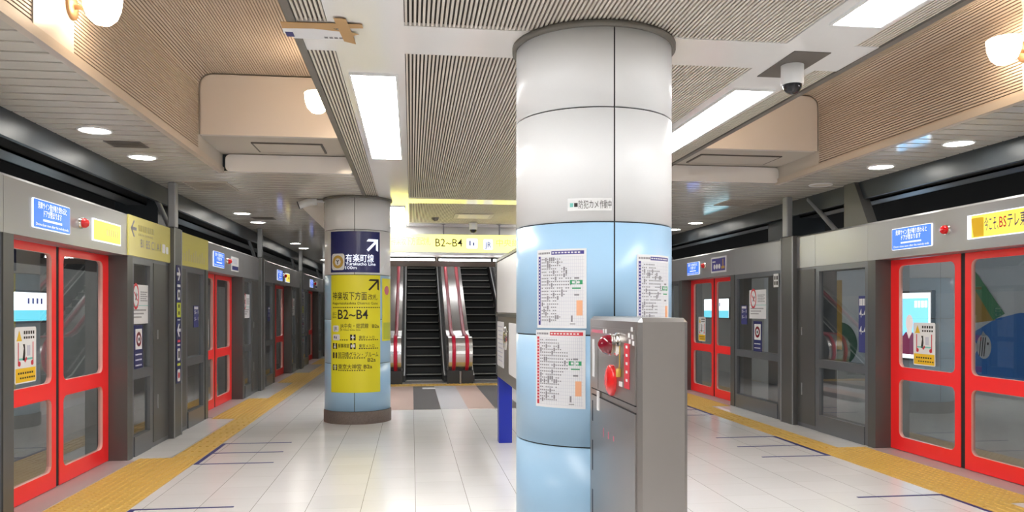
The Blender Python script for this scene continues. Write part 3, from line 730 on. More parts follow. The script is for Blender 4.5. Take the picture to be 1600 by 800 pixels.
def panel_unit(w, label, loc, rz):       # glazed fixed panel of width w, local y from 0 to w
    t = thing('glazed_screen_panel', label, 'glass panel', loc, rz, 'glazed fixed panels of the platform screens')
    mb = MB(); x0, x1 = -.12, -.012
    mb.box(x0, x1, 0, .07, 0, HD0); mb.box(x0, x1, w-.07, w, 0, HD0); mb.box(x0, 0, .07, w-.07, 0, .2); mb.box(x0, x1, .07, w-.07, .77, .87); mb.box(x0, x1, .07, w-.07, 1.93, HD0)
    mb.build('frame', 'psd2', t)
    for z0, z1 in ((.2, .77), (.87, 1.93)):
        mb = MB(); mb.box(-.045, -.039, .065, w-.065, z0-.005, z1+.005); mb.build('window_pane', 'glass', t)
    mb = MB(); header(mb, 0, w); mb.build('header_box', 'header', t)
    return t
def pillar_unit(w, label, loc, rz):
    t = thing('screen_pillar', label, 'pillar panel', loc, rz, 'grey solid panels of the platform screens')
    mb = MB(); mb.box(-.28, -.012, 0, w, 0, HD0); mb.build('cover', 'psd2', t)
    mb = MB(); mb.box(-.012, -.004, .02, w-.02, .05, HD0-.03); mb.build('front_door', 'psd', t)
    mb = MB(); mb.box(-.004, 0.002, w*.25, w*.25+.02, 1.15, 1.25); mb.box(-.004, .002, w*.25, w*.25+.02, .4, .55); mb.build('handle', 'header', t)
    mb = MB(); header(mb, 0, w); mb.build('header_box', 'header', t)
    return t
def post_unit(w, label, loc, rz):
    t = thing('steel_post', label, 'post', loc, rz, 'grey steel posts rising to the soffit')
    mb = MB(); mb.bbox(-.3, .05, 0, w, 0, 2.41, .008); mb.build('lower_shaft', 'psd', t)
    mb = MB(); mb.bbox(-.03, .05, .04, .17, 2.41, ZC-.001, .01); mb.build('upper_shaft', 'postm', t)
    mb = MB(); mb.box(.05, .056, -.0, .02, 0, 2.4); mb.box(.05, .056, w-.02, w, 0, 2.4); mb.build('edge_strip', 'postm', t)
    mb = MB(); mb.tube([(-.25, w*.5, 2.9), (-.22, w+.55, 2.42)], .03, seg=8); mb.build('diagonal_brace', 'postm', t)
    return t
protos = {}
def place(kind, key, make, label, loc, rz):
    if (kind, key) not in protos: protos[(kind, key)] = make(label, loc, rz); return protos[(kind, key)]
    return dup(protos[(kind, key)], loc, rz, label)
def mk_door(l, loc, rz): t = door_unit(l, loc, rz); sticker_print(t); return t
LAY = {'L': [('panel', 1.23, 1.86), ('pillar', 1.86, 2.41), ('post', 2.41, 2.71), ('pillar', 2.71, 3.11), ('panel', 3.11, 3.98)],
       'R': [('panel', 1.23, 2.33), ('pillar', 2.33, 2.79), ('post', 2.79, 3.12), ('pillar', 3.12, 3.26), ('panel', 3.26, 4.73)]}
for sd in 'LR':
    X, rz, sg, nm = SIDES[sd]
    for k in range(-1, NB[sd]):
        cy = DOOR0[sd]+k*PITCH[sd]
        if k >= 0:
            place('door', sd, mk_door, f'red-framed double platform door, {ORD[k]} along the {nm} edge', (X, cy, 0), rz)
        for (kd, a, b) in LAY[sd]:
            if k < 0 and kd != 'panel' or (k < 0 and a < 2.5): continue
            w = b-a; y = cy+a if sg > 0 else cy+b
            between = f'between the {ORD[k]} and {ORD[k+1]} {nm} doors' if k >= 0 else f'on the near side of the first {nm} door'
            which = 'nearer' if a < 2.5 else 'farther'
            if kd == 'panel': place('panel', (sd, a), lambda l, lo, r: panel_unit(w, l, lo, r), f'{which} glazed fixed panel {between}' if k >= 0 else f'glazed fixed panel {between}', (X, y, 0), rz)
            elif kd == 'pillar': place('pillar', (sd, a), lambda l, lo, r: pillar_unit(w, l, lo, r), f'{which} solid grey screen panel {between}', (X, y, 0), rz)
            else: place('post', sd, lambda l, lo, r: post_unit(w, l, lo, r), f'grey steel post rising to the soffit {between}', (X, y, 0), rz)

# ------------------------------------------------------------------ signs on the headers
def wsign(name, label, cat, sd, y, z, n=0., group=None):
    X, rz, sg, nm = SIDES[sd]; return thing(name, label, cat, (X+sg*n, y, z), rz, group)
def blue_sign(sd, y, w, label, z=2.178, h=.205, fine=True):
    t = wsign('lit_blue_sign', label, 'sign', sd, y, z, group='lit blue door signs')
    mb = MB(); mb.rrect(-w/2-.006, w/2+.006, -h/2-.006, h/2+.006, .012, 0, .012); mb.build('frame', 'signw', t)
    mb = MB(); mb.rrect(-w/2, w/2, -h/2, h/2, .01, .012, .014); mb.build('face', 'bluesign', t)
    mb = MB()
    mb.text('発車サイン音が鳴り終わると', 0, .042, .042, .0155, al='C', w=w*.8, bold=.012); mb.text('ドアが閉まります', 0, -.012, .042, .0155, al='C', w=w*.5, bold=.012)
    for k in range(14): x = -w*.26+k*w*.038; mb.rect(x, x+w*.026, -.05, -.034, .014, .0155)
    mb.text('Doors close soon after the melody ends', 0, -.087, .022, .0155, al='C', w=w*.9)
    mb.build('lettering', 'signw', t); return t
def red_lamp(sd, y, label, z=2.19):
    t = wsign('signal_lamp', label, 'lamp', sd, y, z, group='red signal lamps on the headers')
    mb = MB(); mb.lathe((0,0,0), 'x', [(.047,0),(.047,.012),(.043,.016),(.043,.024)], 24); mb.build('chrome_collar', 'chrome', t)
    mb = MB(); mb.lathe((.024,0,0), 'x', [(.04,0),(.041,.012),(.037,.028),(.024,.042),(.008,.048)], 24); mb.build('red_lens', 'ruby', t)
    return t
def yellow_sign(sd, y, w, label, z=2.165, h=.17):
    t = wsign('lit_yellow_sign', label, 'sign', sd, y, z, group='small lit yellow signs')
    mb = MB(); mb.rect(-w/2-.012, w/2+.012, -h/2-.012, h/2+.012, 0, .012); mb.build('frame', 'signw', t)
    mb = MB(); mb.rect(-w/2, w/2, -h/2, h/2, .012, .014); mb.build('face', 'yelsign', t)
    mb = MB()
    for k in range(6): x = -w*.05+k*w*.08; mb.rect(x, x+w*.045, -.03, .03, .014, .015)
    mb.build('lettering', 'yelboard', t)
blue_sign('L', 6.36, .6, 'lit blue sign on the header of the first left door')
red_lamp('L', 6.89, 'red signal lamp on the header of the first left door')
yellow_sign('L', 7.45, .62, 'lit yellow sign at the end of the first left header')
def yboard(sd, y0, y1, label):
    w = y1-y0; t = wsign('yellow_direction_board', label, 'sign', sd, (y0+y1)/2, 2.2, .001)
    mb = MB(); mb.rect(-w/2, w/2, -.2, .195, 0, .014); mb.build('board', 'yelboard', t); return t, w
t, w = yboard('L', 7.97, 9.28, 'large yellow exit board with a left arrow on the header')
mb = MB(); mb.poly([(-.6,.07),(-.52,.15),(-.49,.15),(-.55,.085),(-.44,.085),(-.44,.055),(-.55,.055),(-.49,-.01),(-.52,-.01)], .014, .0155)
mb.text('B1 B5 C1 A1', -.32, -.10, .09, .0155, w=.62); mb.build('lettering', 'inkgrey', t)
mb = MB()
for k in range(7): mb.rect(-.38+k*.07, -.33+k*.07, .06, .12, .014, .0155)
for k in range(9): mb.rect(-.38+k*.05, -.35+k*.05, .015, .035, .014, .0155)
mb.build('faint_lettering', 'faint', t)
for q in ((.37, .47, -.11, -.01), (.5, .58, -.11, -.03)): mb = MB(); mb.rrect(*q, .015, .014, .016); mb.build('icon', 'paper', t)
t, w = yboard('L', 9.66, 10.95, 'faded yellow board on the header beyond the first steel post')
mb = MB()
for k in range(10): mb.rect(-.5+k*.1, -.44+k*.1, -.14, -.05+.03*(k % 3), .014, .0155)
mb.build('faint_lettering', 'faint', t)
for k in range(1, 6):
    cy = 6.89+5.21*k
    blue_sign('L', cy-.53, .6, f'lit blue sign on the header of the {ORD[k]} left door')
    red_lamp('L', cy, f'red signal lamp on the header of the {ORD[k]} left door')
    if k == 2: yellow_sign('L', cy+.5, .5, 'lit yellow sign on the header of the third left door')
    else:
        t = wsign('header_notice', f'small white notice on the header of the {ORD[k]} left door', 'sign', 'L', cy+.5, 2.17)
        mb = MB(); mb.rect(-.24, .24, -.11, .11, 0, .01); mb.build('sheet', 'paper', t)
        mb = MB(); mb.rect(-.21, .21, -.09, -.03, .01, .011); mb.rect(-.21, .1, .0, .08, .01, .011, 1); mb.build('print', ['navyl', 'gridc'], t)
blue_sign('R', 7.08, .6, 'lit blue sign on the header of the first right door')
red_lamp('R', 6.57, 'red signal lamp on the header of the first right door', 2.2)
# yellow advert
t = wsign('lit_advert_panel', 'lit yellow advert with Japanese lettering on the right header', 'sign', 'R', 5.68, 2.19)
mb = MB(); mb.rect(-.62, .62, -.105, .105, 0, .012); mb.build('frame', 'signw', t)
mb = MB(); mb.rect(-.6, .6, -.095, .095, .012, .014); mb.build('face', 'yelsign', t)
mb = MB(); mb.text('今こそ、', -.41, -.04, .095, .0155, w=.16, bold=.01); mb.text('テレ東', -.15, -.035, .095, .0155, w=.2, bold=.01); mb.text('ジャパン', .05, .07, .02, .0155); mb.build('lettering', 'navyl', t)
mb = MB(); mb.text('BS', -.24, -.035, .095, .0155, w=.08, bold=.01); mb.build('pink_lettering', 'redp', t)
mb = MB(); mb.rect(-.6, -.565, -.095, .095, .014, .0155); mb.build('white_edge', 'signw', t)
mb = MB(); mb.poly([(-.54,-.09),(-.57,.07),(-.55,.075),(-.44,.075),(-.42,.07),(-.42,-.09)], .014, .0155); mb.build('bottle_print', 'amber', t)
# second right door signs
blue_sign('R', 13.05, .56, 'lit blue sign on the header of the second right door')
red_lamp('R', 12.52, 'red signal lamp on the header of the second right door', 2.2)
t = wsign('header_notice', 'navy and white notice on the header of the second right door', 'sign', 'R', 11.92, 2.185)
mb = MB(); mb.rect(-.3, .3, -.125, .125, 0, .01); mb.build('sheet', 'paper', t)
mb = MB(); mb.rect(-.27, .27, -.1, .1, .01, .011); mb.build('navy_field', 'purple', t)
mb = MB(); mb.disc(-.16, -.03, .04, .011, .012); mb.disc(-.06, -.03, .04, .011, .012); mb.disc(.04, -.03, .04, .011, .012); mb.rect(-.24, -.12, .04, .06, .011, .012); mb.build('white_print', 'paper', t)
mb = MB(); mb.rect(.17, .2, -.05, .08, .011, .012); mb.rect(.12, .25, -.07, -.03, .011, .012); mb.build('gold_print', 'gold', t)

# signs on glass panels and pillars
def notice(sd, y, z, label, n=-.038, w=.5, h=.4):
    t = wsign('no_smoking_notice', label, 'notice', sd, y, z, n, 'white notices on the screen glass')
    mb = MB(); mb.rect(-w/2, w/2, -h/2, h/2, 0, .004); mb.build('sheet', 'paper', t)
    mb = MB()
    for k in range(20):
        a, b = 2*pi*k/20, 2*pi*(k+1)/20; c = (-w*.25, h*.2)
        mb.poly([(c[0]+r*w*cos(q), c[1]+r*w*1.5*sin(q)) for r, q in ((.18, a), (.18, b), (.14, b), (.14, a))], .004, .005)
    mb.poly([(-w*.35, h*.3), (-w*.32, h*.32), (-w*.15, h*.1), (-w*.18, h*.08)], .004, .005); mb.build('ban_ring', 'redp', t)
    mb = MB(); mb.poly([(-w*.3, h*.1), (-w*.22, h*.3), (-w*.15, h*.25), (-w*.24, h*.1)], .004, .0046)
    for r in range(5):
        for k in range(7-r % 2): x = w*.02+k*w*.06; mb.rect(x, x+w*.04, h*(.3-r*.055), h*(.3-r*.055)+.012, .004, .005)
    for r in range(3):
        for k in range(11-2*r): x = -w*.4+k*w*.07; mb.rect(x, x+w*.05, h*(-.17-r*.09), h*(-.17-r*.09)+.016, .004, .005)
    mb.build('lettering', 'inkgrey', t)
    mb = MB(); mb.rect(-w/2, w/2, -h*.04, -h*.025, .004, .005); mb.build('teal_rule', 'teal', t)
def emblem(sd, y, z, label, n=-.038, s=.25):
    t = wsign('emblem_sticker', label, 'sticker', sd, y, z, n, 'round emblem stickers on the screen glass')
    mb = MB(); mb.rect(-s*.5, s*.5, -s*1.3, s*.6, 0, .003, 0); mb.build('dark_backing', 'navyb', t)
    mb = MB(); mb.rect(-s*.38, s*.38, -s*.38, s*.45, .003, .004); 
    for r in range(3):
        for k in range(5): mb.rect(-s*.36+k*s*.15, -s*.27+k*s*.15, -s*(.62+r*.22), -s*(.62+r*.22)+.015, .003, .004)
    mb.build('white_print', 'paper', t)
    mb = MB(); mb.disc(0, .03*s, s*.3, .004, .005); mb.build('ring', 'maroon', t)
    mb = MB(); mb.disc(0, .03*s, s*.17, .005, .006); mb.build('ring_centre', 'paper', t)
    mb = MB(); mb.disc(0, .03*s, s*.08, .006, .007); mb.build('ring_dot', 'ink', t)
notice('L', 8.44, 1.525, 'white no-smoking notice on the glass past the first left door', w=.5)
emblem('L', 8.40, 1.16, 'round emblem sticker under the white notice, left glass')
notice('L', 13.65, 1.525, 'white notice on the glass past the second left door')
notice('L', 18.86, 1.525, 'white notice on the glass past the third left door')
notice('R', 10.60, 1.545, 'white no-smoking notice on the glass nearer than the second right door', w=.54, h=.41)
emblem('R', 10.60, 1.14, 'round emblem sticker under the white notice, right glass', s=.27)
def car_label(sd, y, z, txt, label, n=-.038, w=.13, h=.62):
    t = wsign('car_number_label', label, 'label', sd, y, z, n, 'navy car number labels')
    mb = MB(); mb.rect(-w/2, w/2, -h/2, h/2, 0, .003); mb.build('strip', 'navyl', t)
    mb = MB()
    for k, q in enumerate(txt): mb.text(q, 0, h*.12-k*h*.3, h*.16, .0045, al='C', w=w*.8, bold=.01)
    for k in range(4): mb.rect(-w*.4+k*w*.2, -w*.25+k*w*.2, h*.33, h*.45, .003, .0045)
    mb.build('lettering', 'white', t)
car_label('R', 7.98, 1.31, ('4-4', '4-4'), 'navy car number label reading 4-4 on the right glass', w=.16)
car_label('R', 11.05, 1.39, ('5-1', '5-1'), 'navy car number label nearer than the second right door', w=.2, h=.28)
car_label('L', 10.55, 1.38, ('5-1', '5-1'), 'navy car number label nearer than the second left door', w=.22, h=.28)
car_label('L', 15.76, 1.38, ('5-2', '5-2'), 'navy car number label nearer than the third left door', w=.22, h=.28)
# pictogram strip on the left post
def direction_strip(y, label):
    t = wsign('direction_strip', label, 'sign', 'L', y, 0, .056, 'vertical direction strips on the posts')
    mb = MB(); mb.rect(-.085, .085, .62, 1.98, 0, .004); mb.build('strip', 'navyb', t)
    mb = MB()
    def arr(z, d): mb.poly([(d*.06,z),(0,z+.075),(-d*.03,z+.075),(d*.008,z+.018),(-d*.07,z+.018),(-d*.07,z-.018),(d*.008,z-.018),(-d*.03,z-.075),(0,z-.075)][::(1 if d > 0 else -1)], .004, .006)
    arr(1.88, 1); mb.build('arrow', 'white', t); mb = MB(); arr(1.23, -1); mb.build('arrow', 'white', t); mb = MB()
    mb.rrect(-.05, .05, 1.58, 1.7, .02, .004, .006); mb.rect(-.06, .06, 1.73, 1.76, .004, .006); mb.rrect(-.05, .05, .88, 1.02, .02, .004, .006); mb.rrect(-.05, .05, .64, .78, .02, .004, .006); mb.rect(-.05, .05, 1.345, 1.355, .004, .006); mb.rect(-.05, .05, 1.05, 1.07, .004, .006)
    mb.build('white_print', 'white', t)
    mb = MB(); mb.rect(-.075, .075, 1.38, 1.55, .004, .006); mb.rect(-.06, .06, .82, .85, .004, .006); mb.build('lime_field', 'lime', t)
    mb = MB(); mb.rect(-.05, .05, 1.09, 1.12, .004, .006); mb.disc(0, .71, .035, .006, .007); mb.build('red_mark', 'redp', t)
    mb = MB(); mb.rect(-.025, .025, 1.61, 1.67, .006, .007); mb.rect(-.025, .025, .91, .99, .006, .007); mb.rect(-.02, .02, 1.41, 1.45, .006, .007); mb.rect(-.02, .02, 1.49, 1.53, .006, .007); mb.build('dark_print', 'ink', t)
direction_strip(9.45, 'navy strip of arrows and pictograms on the first left post')
direction_strip(19.87, 'navy strip of arrows and pictograms on the third left post')
t = wsign('button_plate', 'small white plate of dark squares on the right screen', 'label', 'R', 9.95, 1.86, -.0)
mb = MB(); mb.rect(-.07, .07, -.09, .09, 0, .006); mb.build('plate', 'white', t)
mb = MB(); [mb.rect(-.05+i*.04, -.025+i*.04, -.06+j*.07, -.01+j*.07, .006, .007) for i in range(3) for j in range(2)]; mb.build('print', 'ink', t)

# tunnel brackets above the right header, dark pillars
t = thing('header_bracket', 'dark grey bracket above the right header by the blue sign', 'bracket', (5.1, 8.6, 2.4))
mb = MB(); mb.prism([(-.5, 0), (.0, 0), (0, .55), (-.2, .55)], 'x', -.06, .06); mb.build('plate', 'psd', t)
mb = MB(); mb.box(-.08, .08, -.6, .02, 0, .03); mb.build('foot', 'psd', t)
mb = MB(); mb.box(5.2, 5.75, 10.3, 10.9, -1.1, 4.4); tag(mb.build('tunnel_pillar', 'fascia'), 'dark square pillar behind the right screen by the post', 'pillar')
mb = MB(); mb.box(-3.6, -3.1, 10.1, 10.9, -1.1, 4.4); tag(mb.build('tunnel_pillar', 'fascia'), 'dark square pillar behind the left screen by the post', 'pillar')
for sd, x in (('left', -3.35), ('right', 5.5)):
    t = thing('cable_tray', f'dark cable tray running above the {sd} screen', 'cable tray', (x, 17, 2.75))
    mb = MB(); mb.box(-.12, .12, -22, 22, 0, .02); mb.box(-.12, -.1, -22, 22, 0, .1); mb.box(.1, .12, -22, 22, 0, .1); mb.build('tray', 'psd', t)
    mb = MB(); [mb.tube([(dx, -22, .05), (dx, 22, .05)], .025, seg=8) for dx in (-.06, 0, .06)]; mb.build('cables', 'rubber', t)

# ------------------------------------------------------------------ track side: lit adverts, mural, added fill lamps
def advert(x, rz, y, z, w, h, label, kind):
    t = thing('lit_poster_box', label, 'lit poster', (x, y, z), rz)
    mb = MB(); mb.rect(-w/2-.04, w/2+.04, -h/2-.04, h/2+.04, 0, .08); mb.build('case', 'psd', t)
    mb = MB(); mb.rect(-w/2, w/2, -h/2, h/2, .08, .085); mb.build('face', 'adwhite', t)
    if kind == 0:
        mb = MB(); mb.rect(-w/2, w/2, -h/2, -h*.12, .085, .088); mb.build('cyan_field', 'adcyan', t)
        mb = MB(); [mb.rect(-w*.1+k*w*.08, -w*.07+k*w*.08, h*.1, h*.3, .085, .088) for k in range(4)]; mb.build('print', 'adnavy', t)
    else:
        mb = MB(); mb.rect(-w*.45, w*.45, -h*.44, h*.42, .085, .088); mb.build('sky_field', 'adblue', t)
        mb = MB(); mb.poly([(-w*.38,-h*.44),(-w*.36,-h*.2),(-w*.22,-h*.1),(-.02*w,-h*.1),(w*.14,-h*.2),(w*.2,-h*.44)], .088, .092); mb.build('jacket_print', 'admaroon', t)
        mb = MB(); mb.disc(-w*.1, .04*h, w*.11, .092, .096, r2=h*.13); mb.poly([(-w*.18,-h*.1),(-w*.12,-h*.2),(-w*.02,-h*.1),(-w*.04,0),(-w*.16,0)], .092, .095); mb.build('figure_print', 'adskin', t)
        mb = MB(); [mb.rect(w*.05+k*w*.1, w*.12+k*w*.1, h*.28, h*.38, .088, .092) for k in range(4)]; mb.build('print', 'adwhite', t)
        mb = MB(); mb.rect(-w*.45, -w*.38, -h*.44, -h*.1, .088, .092); mb.build('tower_print', 'adnavy', t)
advert(-7.0, 0, 15.4, 1.52, 2.1, .52, 'wide white and cyan lit poster behind the first left door', 0)
advert(9.2, pi, 22.6, 1.5, 1.9, .56, 'wide white and cyan lit poster behind the second right door', 0)
advert(9.2, pi, 13.25, 1.17, .95, 1.2, 'portrait lit poster of a suited figure behind the first right door', 1)
advert(-7.0, 0, 25.6, 1.5, 2.1, .52, 'wide lit poster far along the left track wall', 0)

def mural(label):
    t = thing('wall_mural', label, 'mural', (9.2, 12.5, 0), pi)        # s = 12.5 - y
    S = lambda y: 12.5-y
    mb = MB(); mb.rect(-7, 5.5, .3, 2.29, 0, .01); mb.build('pale_field', 'mgrey', t)
    mb = MB(); mb.rect(-7, 5.5, .9, 1.75, .01, .012); mb.build('light_band', 'mgrey2', t)
    q = [(S(11.75),.3),(S(11.78),1.1),(S(11.3),1.32),(S(10.8),1.42),(S(10.2),1.4),(S(9.5),1.2),(S(9.2),.6),(S(9.4),.3)]
    mb = MB(); mb.poly(q, .012, .016); mb.build('blue_body', 'mblue', t)
    mb = MB(); mb.poly([(S(12.0),2.1),(S(11.75),2.1),(S(11.1),1.4),(S(11.35),1.3)], .018, .02); mb.build('green_stripe', 'mgreen', t)
    mb = MB(); mb.poly([(S(11.9),1.95),(S(11.3),1.3),(S(11.75),1.25)], .016, .018); mb.build('mustard_stripe', 'mmust', t)
    mb = MB(); mb.disc(S(15.8), .73, .62, .012, .016, seg=28, r2=.46); mb.build('green_hill', 'mdgreen', t)
    mb = MB(); mb.rect(S(16.25), S(15.75), .6, 2.1, .016, .018); mb.build('mustard_trunk', 'mmust', t)
    mb = MB(); mb.poly([(S(16.4),2.25),(S(16.3),1.9),(S(15.95),1.95),(S(16.0),2.25)], .018, .02); mb.build('red_leaf', 'mred', t)
    c = (S(11.55), .87)
    mb = MB(); mb.disc(c[0], c[1], .16, .018, .02, seg=24, r2=.2); mb.poly([(c[0]-.1, c[1]-.02),(c[0]-.24, c[1]+.1),(c[0]-.22, c[1]-.15)], .018, .02); mb.poly([(c[0]-.06, c[1]+.17),(c[0]+.06, c[1]+.17),(c[0]-.02, c[1]+.25)], .018, .02); mb.build('fish_body', 'paper', t)
    mb = MB()
    for dx in (-.07, -.02, .03): mb.poly([(c[0]+dx, c[1]+.15),(c[0]+dx+.02, c[1]+.15),(c[0]+dx-.02, c[1]-.16),(c[0]+dx-.04, c[1]-.16)], .02, .022)
    mb.disc(c[0]+.09, c[1]+.05, .022, .02, .022); mb.build('fish_stripe', 'ink', t)
mural('painted mural with a striped fish on the right track wall')
for sd, x in (('left', -3.085), ('right', 5.215)):  # unseen lamps added to brighten the track walls behind the glass
    for i, y in enumerate((3., 6.9, 10.4, 14., 18., 24., 31.)):
        t = thing('added_track_lamp', f'added unseen tube lamp behind the {sd} screen header, {ORD[i]} from the camera', 'lamp', (x, y, 2.2), 0, 'added unseen lamps behind the screen headers')
        mb = MB(); mb.box(-.05, .05, -.65, .65, .03, .09); mb.build('fitting', 'white', t)
        mb = MB(); mb.tube([(0, -.6, 0), (0, .6, 0)], .016, seg=8); mb.build('tube', 'trackfill', t)

# ------------------------------------------------------------------ escalator hall
mb = MB(); mb.box(-.62, 2.66, 13.85, 13.95, 2.43, 3.0); struct('wall_end', mb, 'wallpaint', 'white bulkhead above the escalators')
mb = MB(); mb.box(-.62, 2.66, 13.95, 17.6, 2.43, 2.5)
mb.prism([(17.6, 2.43), (29, 9.0), (29, 9.1), (17.6, 2.53)], 'x', -.62, 2.66); struct('ceiling', mb, 'hatch', 'grey soffit over the escalators')
mb = MB(); mb.box(-.72, -.62, 13.85, 30, 0, 9.2); struct('wall_left', mb, 'wallpaint', 'wall left of the escalators')
mb = MB(); mb.box(2.66, 2.76, 13.85, 30, 0, 9.2); struct('wall_right', mb, 'wallpaint', 'wall right of the escalators')
mb = MB(); mb.box(-.72, 2.76, 29.9, 30, 0, 9.2); struct('wall_far', mb, 'wallpaint')
for i, (a, b) in enumerate(((-.5, .42), (.5, 1.45), (1.5, 2.55))):
    t = thing('tube_lamp', f'slim tube lamp over the escalators, {ORD[i]} from the left', 'lamp', ((a+b)/2, 14.4, 2.43), 0, 'tube lamps over the escalators')
    l = (b-a)/2
    mb = MB(); mb.box(-l, l, -.04, .04, -.03, 0); mb.box(-l-.03, -l, -.04, .04, -.07, 0); mb.box(l, l+.03, -.04, .04, -.07, 0); mb.build('fitting', 'psd', t)
    mb = MB(); mb.tube([(-l, 0, -.05), (l, 0, -.05)], .018, seg=10, side=(0,0,1)); mb.build('tube', 'tube', t)
for i, (y, z) in enumerate(((19., 3.1), (22.5, 5.1), (26., 7.1))):  # unseen lamps added up the shaft to brighten the balustrades
    t = thing('tube_lamp', f'added unseen tube lamp high in the escalator shaft, {ORD[i]} from the foot', 'lamp', (1.02, y, z), 0, 'tube lamps over the escalators')
    mb = MB(); mb.box(-1.4, 1.4, -.05, .05, .02, .08); mb.build('fitting', 'white', t)
    mb = MB(); mb.tube([(-1.4, 0, 0), (1.4, 0, 0)], .025, seg=10, side=(0,0,1)); mb.build('tube', 'shaftfill', t)
t = thing('hanging_exit_sign', 'long backlit yellow exit sign hung before the escalators', 'sign', (1.02, 13.36, 2.59), -pi/2)
mb = MB(); mb.box(-.05, .05, -1.42, 1.42, -.155, .155); mb.build('box', 'header', t)
mb = MB(); mb.rect(-1.41, 1.41, -.145, .15, .05, .054); mb.build('lit_face', 'signyel', t)
mb = MB(); mb.text('B2~B4', -.62, -.05, .14, .056, w=.46, bold=.012); mb.build('lettering', 'ink', t)
for q in ((-.09, .1, -.08, .09), (.2, .36, -.1, .08)): mb = MB(); mb.rrect(*q, .02, .054, .057); mb.build('icon', 'signw', t)
mb = MB(); mb.rect(-.04, -.02, -.03, .05, .057, .059); mb.rect(.02, .04, -.03, .02, .057, .059); mb.text('JR', .28, -.06, .1, .059, al='C', w=.1); mb.build('icon_print', 'navyl', t)
mb = MB(); mb.text('神楽坂下方面改札', -1.36, -.02, .11, .056, w=.66); mb.text('中央線', .42, -.03, .1, .056, w=.4); mb.text('総武線', .88, -.03, .1, .056, w=.4); mb.build('faint_lettering', 'yelboard', t)  # lettering coloured pale, as if washed out by the nearby luminaire
for y in (-.48, .48):
    mb = MB(); mb.lathe((0, y, .155), 'z', [(.012,0),(.012,.17),(.035,.175),(.035,.183)], 12); mb.build('hanging_rod', 'inkgrey', t)

# escalators
SY0, SRUN, SRISE = 16.15, .33, .176
def slope_z(y): return 0 if y < SY0 else (y-SY0)*SRISE/SRUN
def prof(y, off): return (y, slope_z(y)+off)
def escalator(x0, x1, label):
    t = thing('escalator', label, 'escalator', ((x0+x1)/2, 15.5, 0), 0, 'escalators'); w = (x1-x0)/2; Y = lambda y: y-15.5
    mb = MB(); mb.box(-w-.07, w+.07, 0, .62, 0, .012); mb.build('comb_plate', 'steel', t)
    for i in range(26):
        y = SY0+i*SRUN-.05; z = max(.02, i*SRISE-.06 if i > 0 else .02)
        mb = MB(); mb.prism([(Y(y), z-.3 if i else 0.0), (Y(y)+.02, z-.06 if i else .0), (Y(y), z-.02), (Y(y), z), (Y(y+SRUN+.04), z), (Y(y+SRUN+.04), max(0, z-.3))], 'x', -w, w)
        s_ = mb.build('step', 'stair', t)
        mb = MB(); mb.box(-w+.02, w-.02, Y(y)-.004, Y(y)+.018, z-.012, z+.003); mb.build('step_edge', 'treadedge', s_)
    for sg in (-1, 1):
        mb = MB(); e = SY0+26*SRUN
        q = [(Y(15.75), .0), (Y(SY0), .0), (Y(e), slope_z(e)-.3), (Y(e), slope_z(e)+.22), (Y(SY0-.1), .2), (Y(15.75), .14)]
        mb.prism(q, 'x', sg*(w+.005), sg*(w+.075)); mb.build('skirt_panel', 'kick', t)
        mb = MB(); mb.tube([(sg*(w+.02), Y(15.75), .15), (sg*(w+.02), Y(SY0-.1), .21), (sg*(w+.02), Y(e), slope_z(e)+.23)], .014, seg=8); mb.build('skirt_trim', 'white', t)
escalator(-.12, .64, 'escalator climbing away, left of the pair')
escalator(1.27, 2.03, 'escalator climbing away, right of the pair')
def balustrade(x0, x1, rails, label):
    xc = (x0+x1)/2; t = thing('escalator_balustrade', label, 'balustrade', (xc, 15.25, 0), 0, 'stainless escalator balustrades'); Y = lambda y: y-15.25; e = 26.5
    R = .33; cz = .60; yf = 15.25+R
    arc = [(yf-R*cos(radians(a)), cz+R*sin(radians(a))) for a in range(-70, 91, 10)]
    top = [(16.2, .93), (16.55, 1.02), (e, 1.02+(e-16.55)*SRISE/SRUN)]
    body = [(Y(a), b) for a, b in arc]+[(Y(a), b) for a, b in top]+[(Y(e), top[-1][1]-1.05), (Y(16.3), .0), (Y(15.5), .0), (Y(15.5), .24)]
    mb = MB(); mb.prism(body, 'x', x0-xc, x1-xc, 0, False); mb.build('panel', 'balus', t)
    mb = MB(); mb.box(x0-xc-.02, x1-xc+.02, Y(15.42), Y(16.15), 0, .26); mb.build('kick_base', 'kick', t)
    for xr in rails:
        pth = [(xr-xc, Y(a+(a-yf)*.06), b+(b-cz)*.06) for a, b in arc]+[(xr-xc, Y(a), b+.03) for a, b in top]
        mb = MB(); mb.tube(pth, .036, .02, 10); mb.build('handrail', 'rail', t)
    if len(rails) > 1:
        mb = MB(); mb.lathe((0, Y(15.38), 0), 'z', [(.025,0),(.025,.25)], 14); mb.build('sensor_post', 'steel', t)
balustrade(-.5, -.2, (-.31,), 'stainless balustrade with red handrail, left of both escalators')
balustrade(.72, 1.19, (.825, 1.085), 'stainless balustrade with two red handrails between the escalators')
balustrade(2.11, 2.41, (2.22,), 'stainless balustrade right of both escalators')
mb = MB(); mb.box(.2, .44, 14.45, 14.72, .003, .006); tag(mb.build('floor_sticker', 'white'), 'small white sticker on the dark floor stripe', 'sticker')

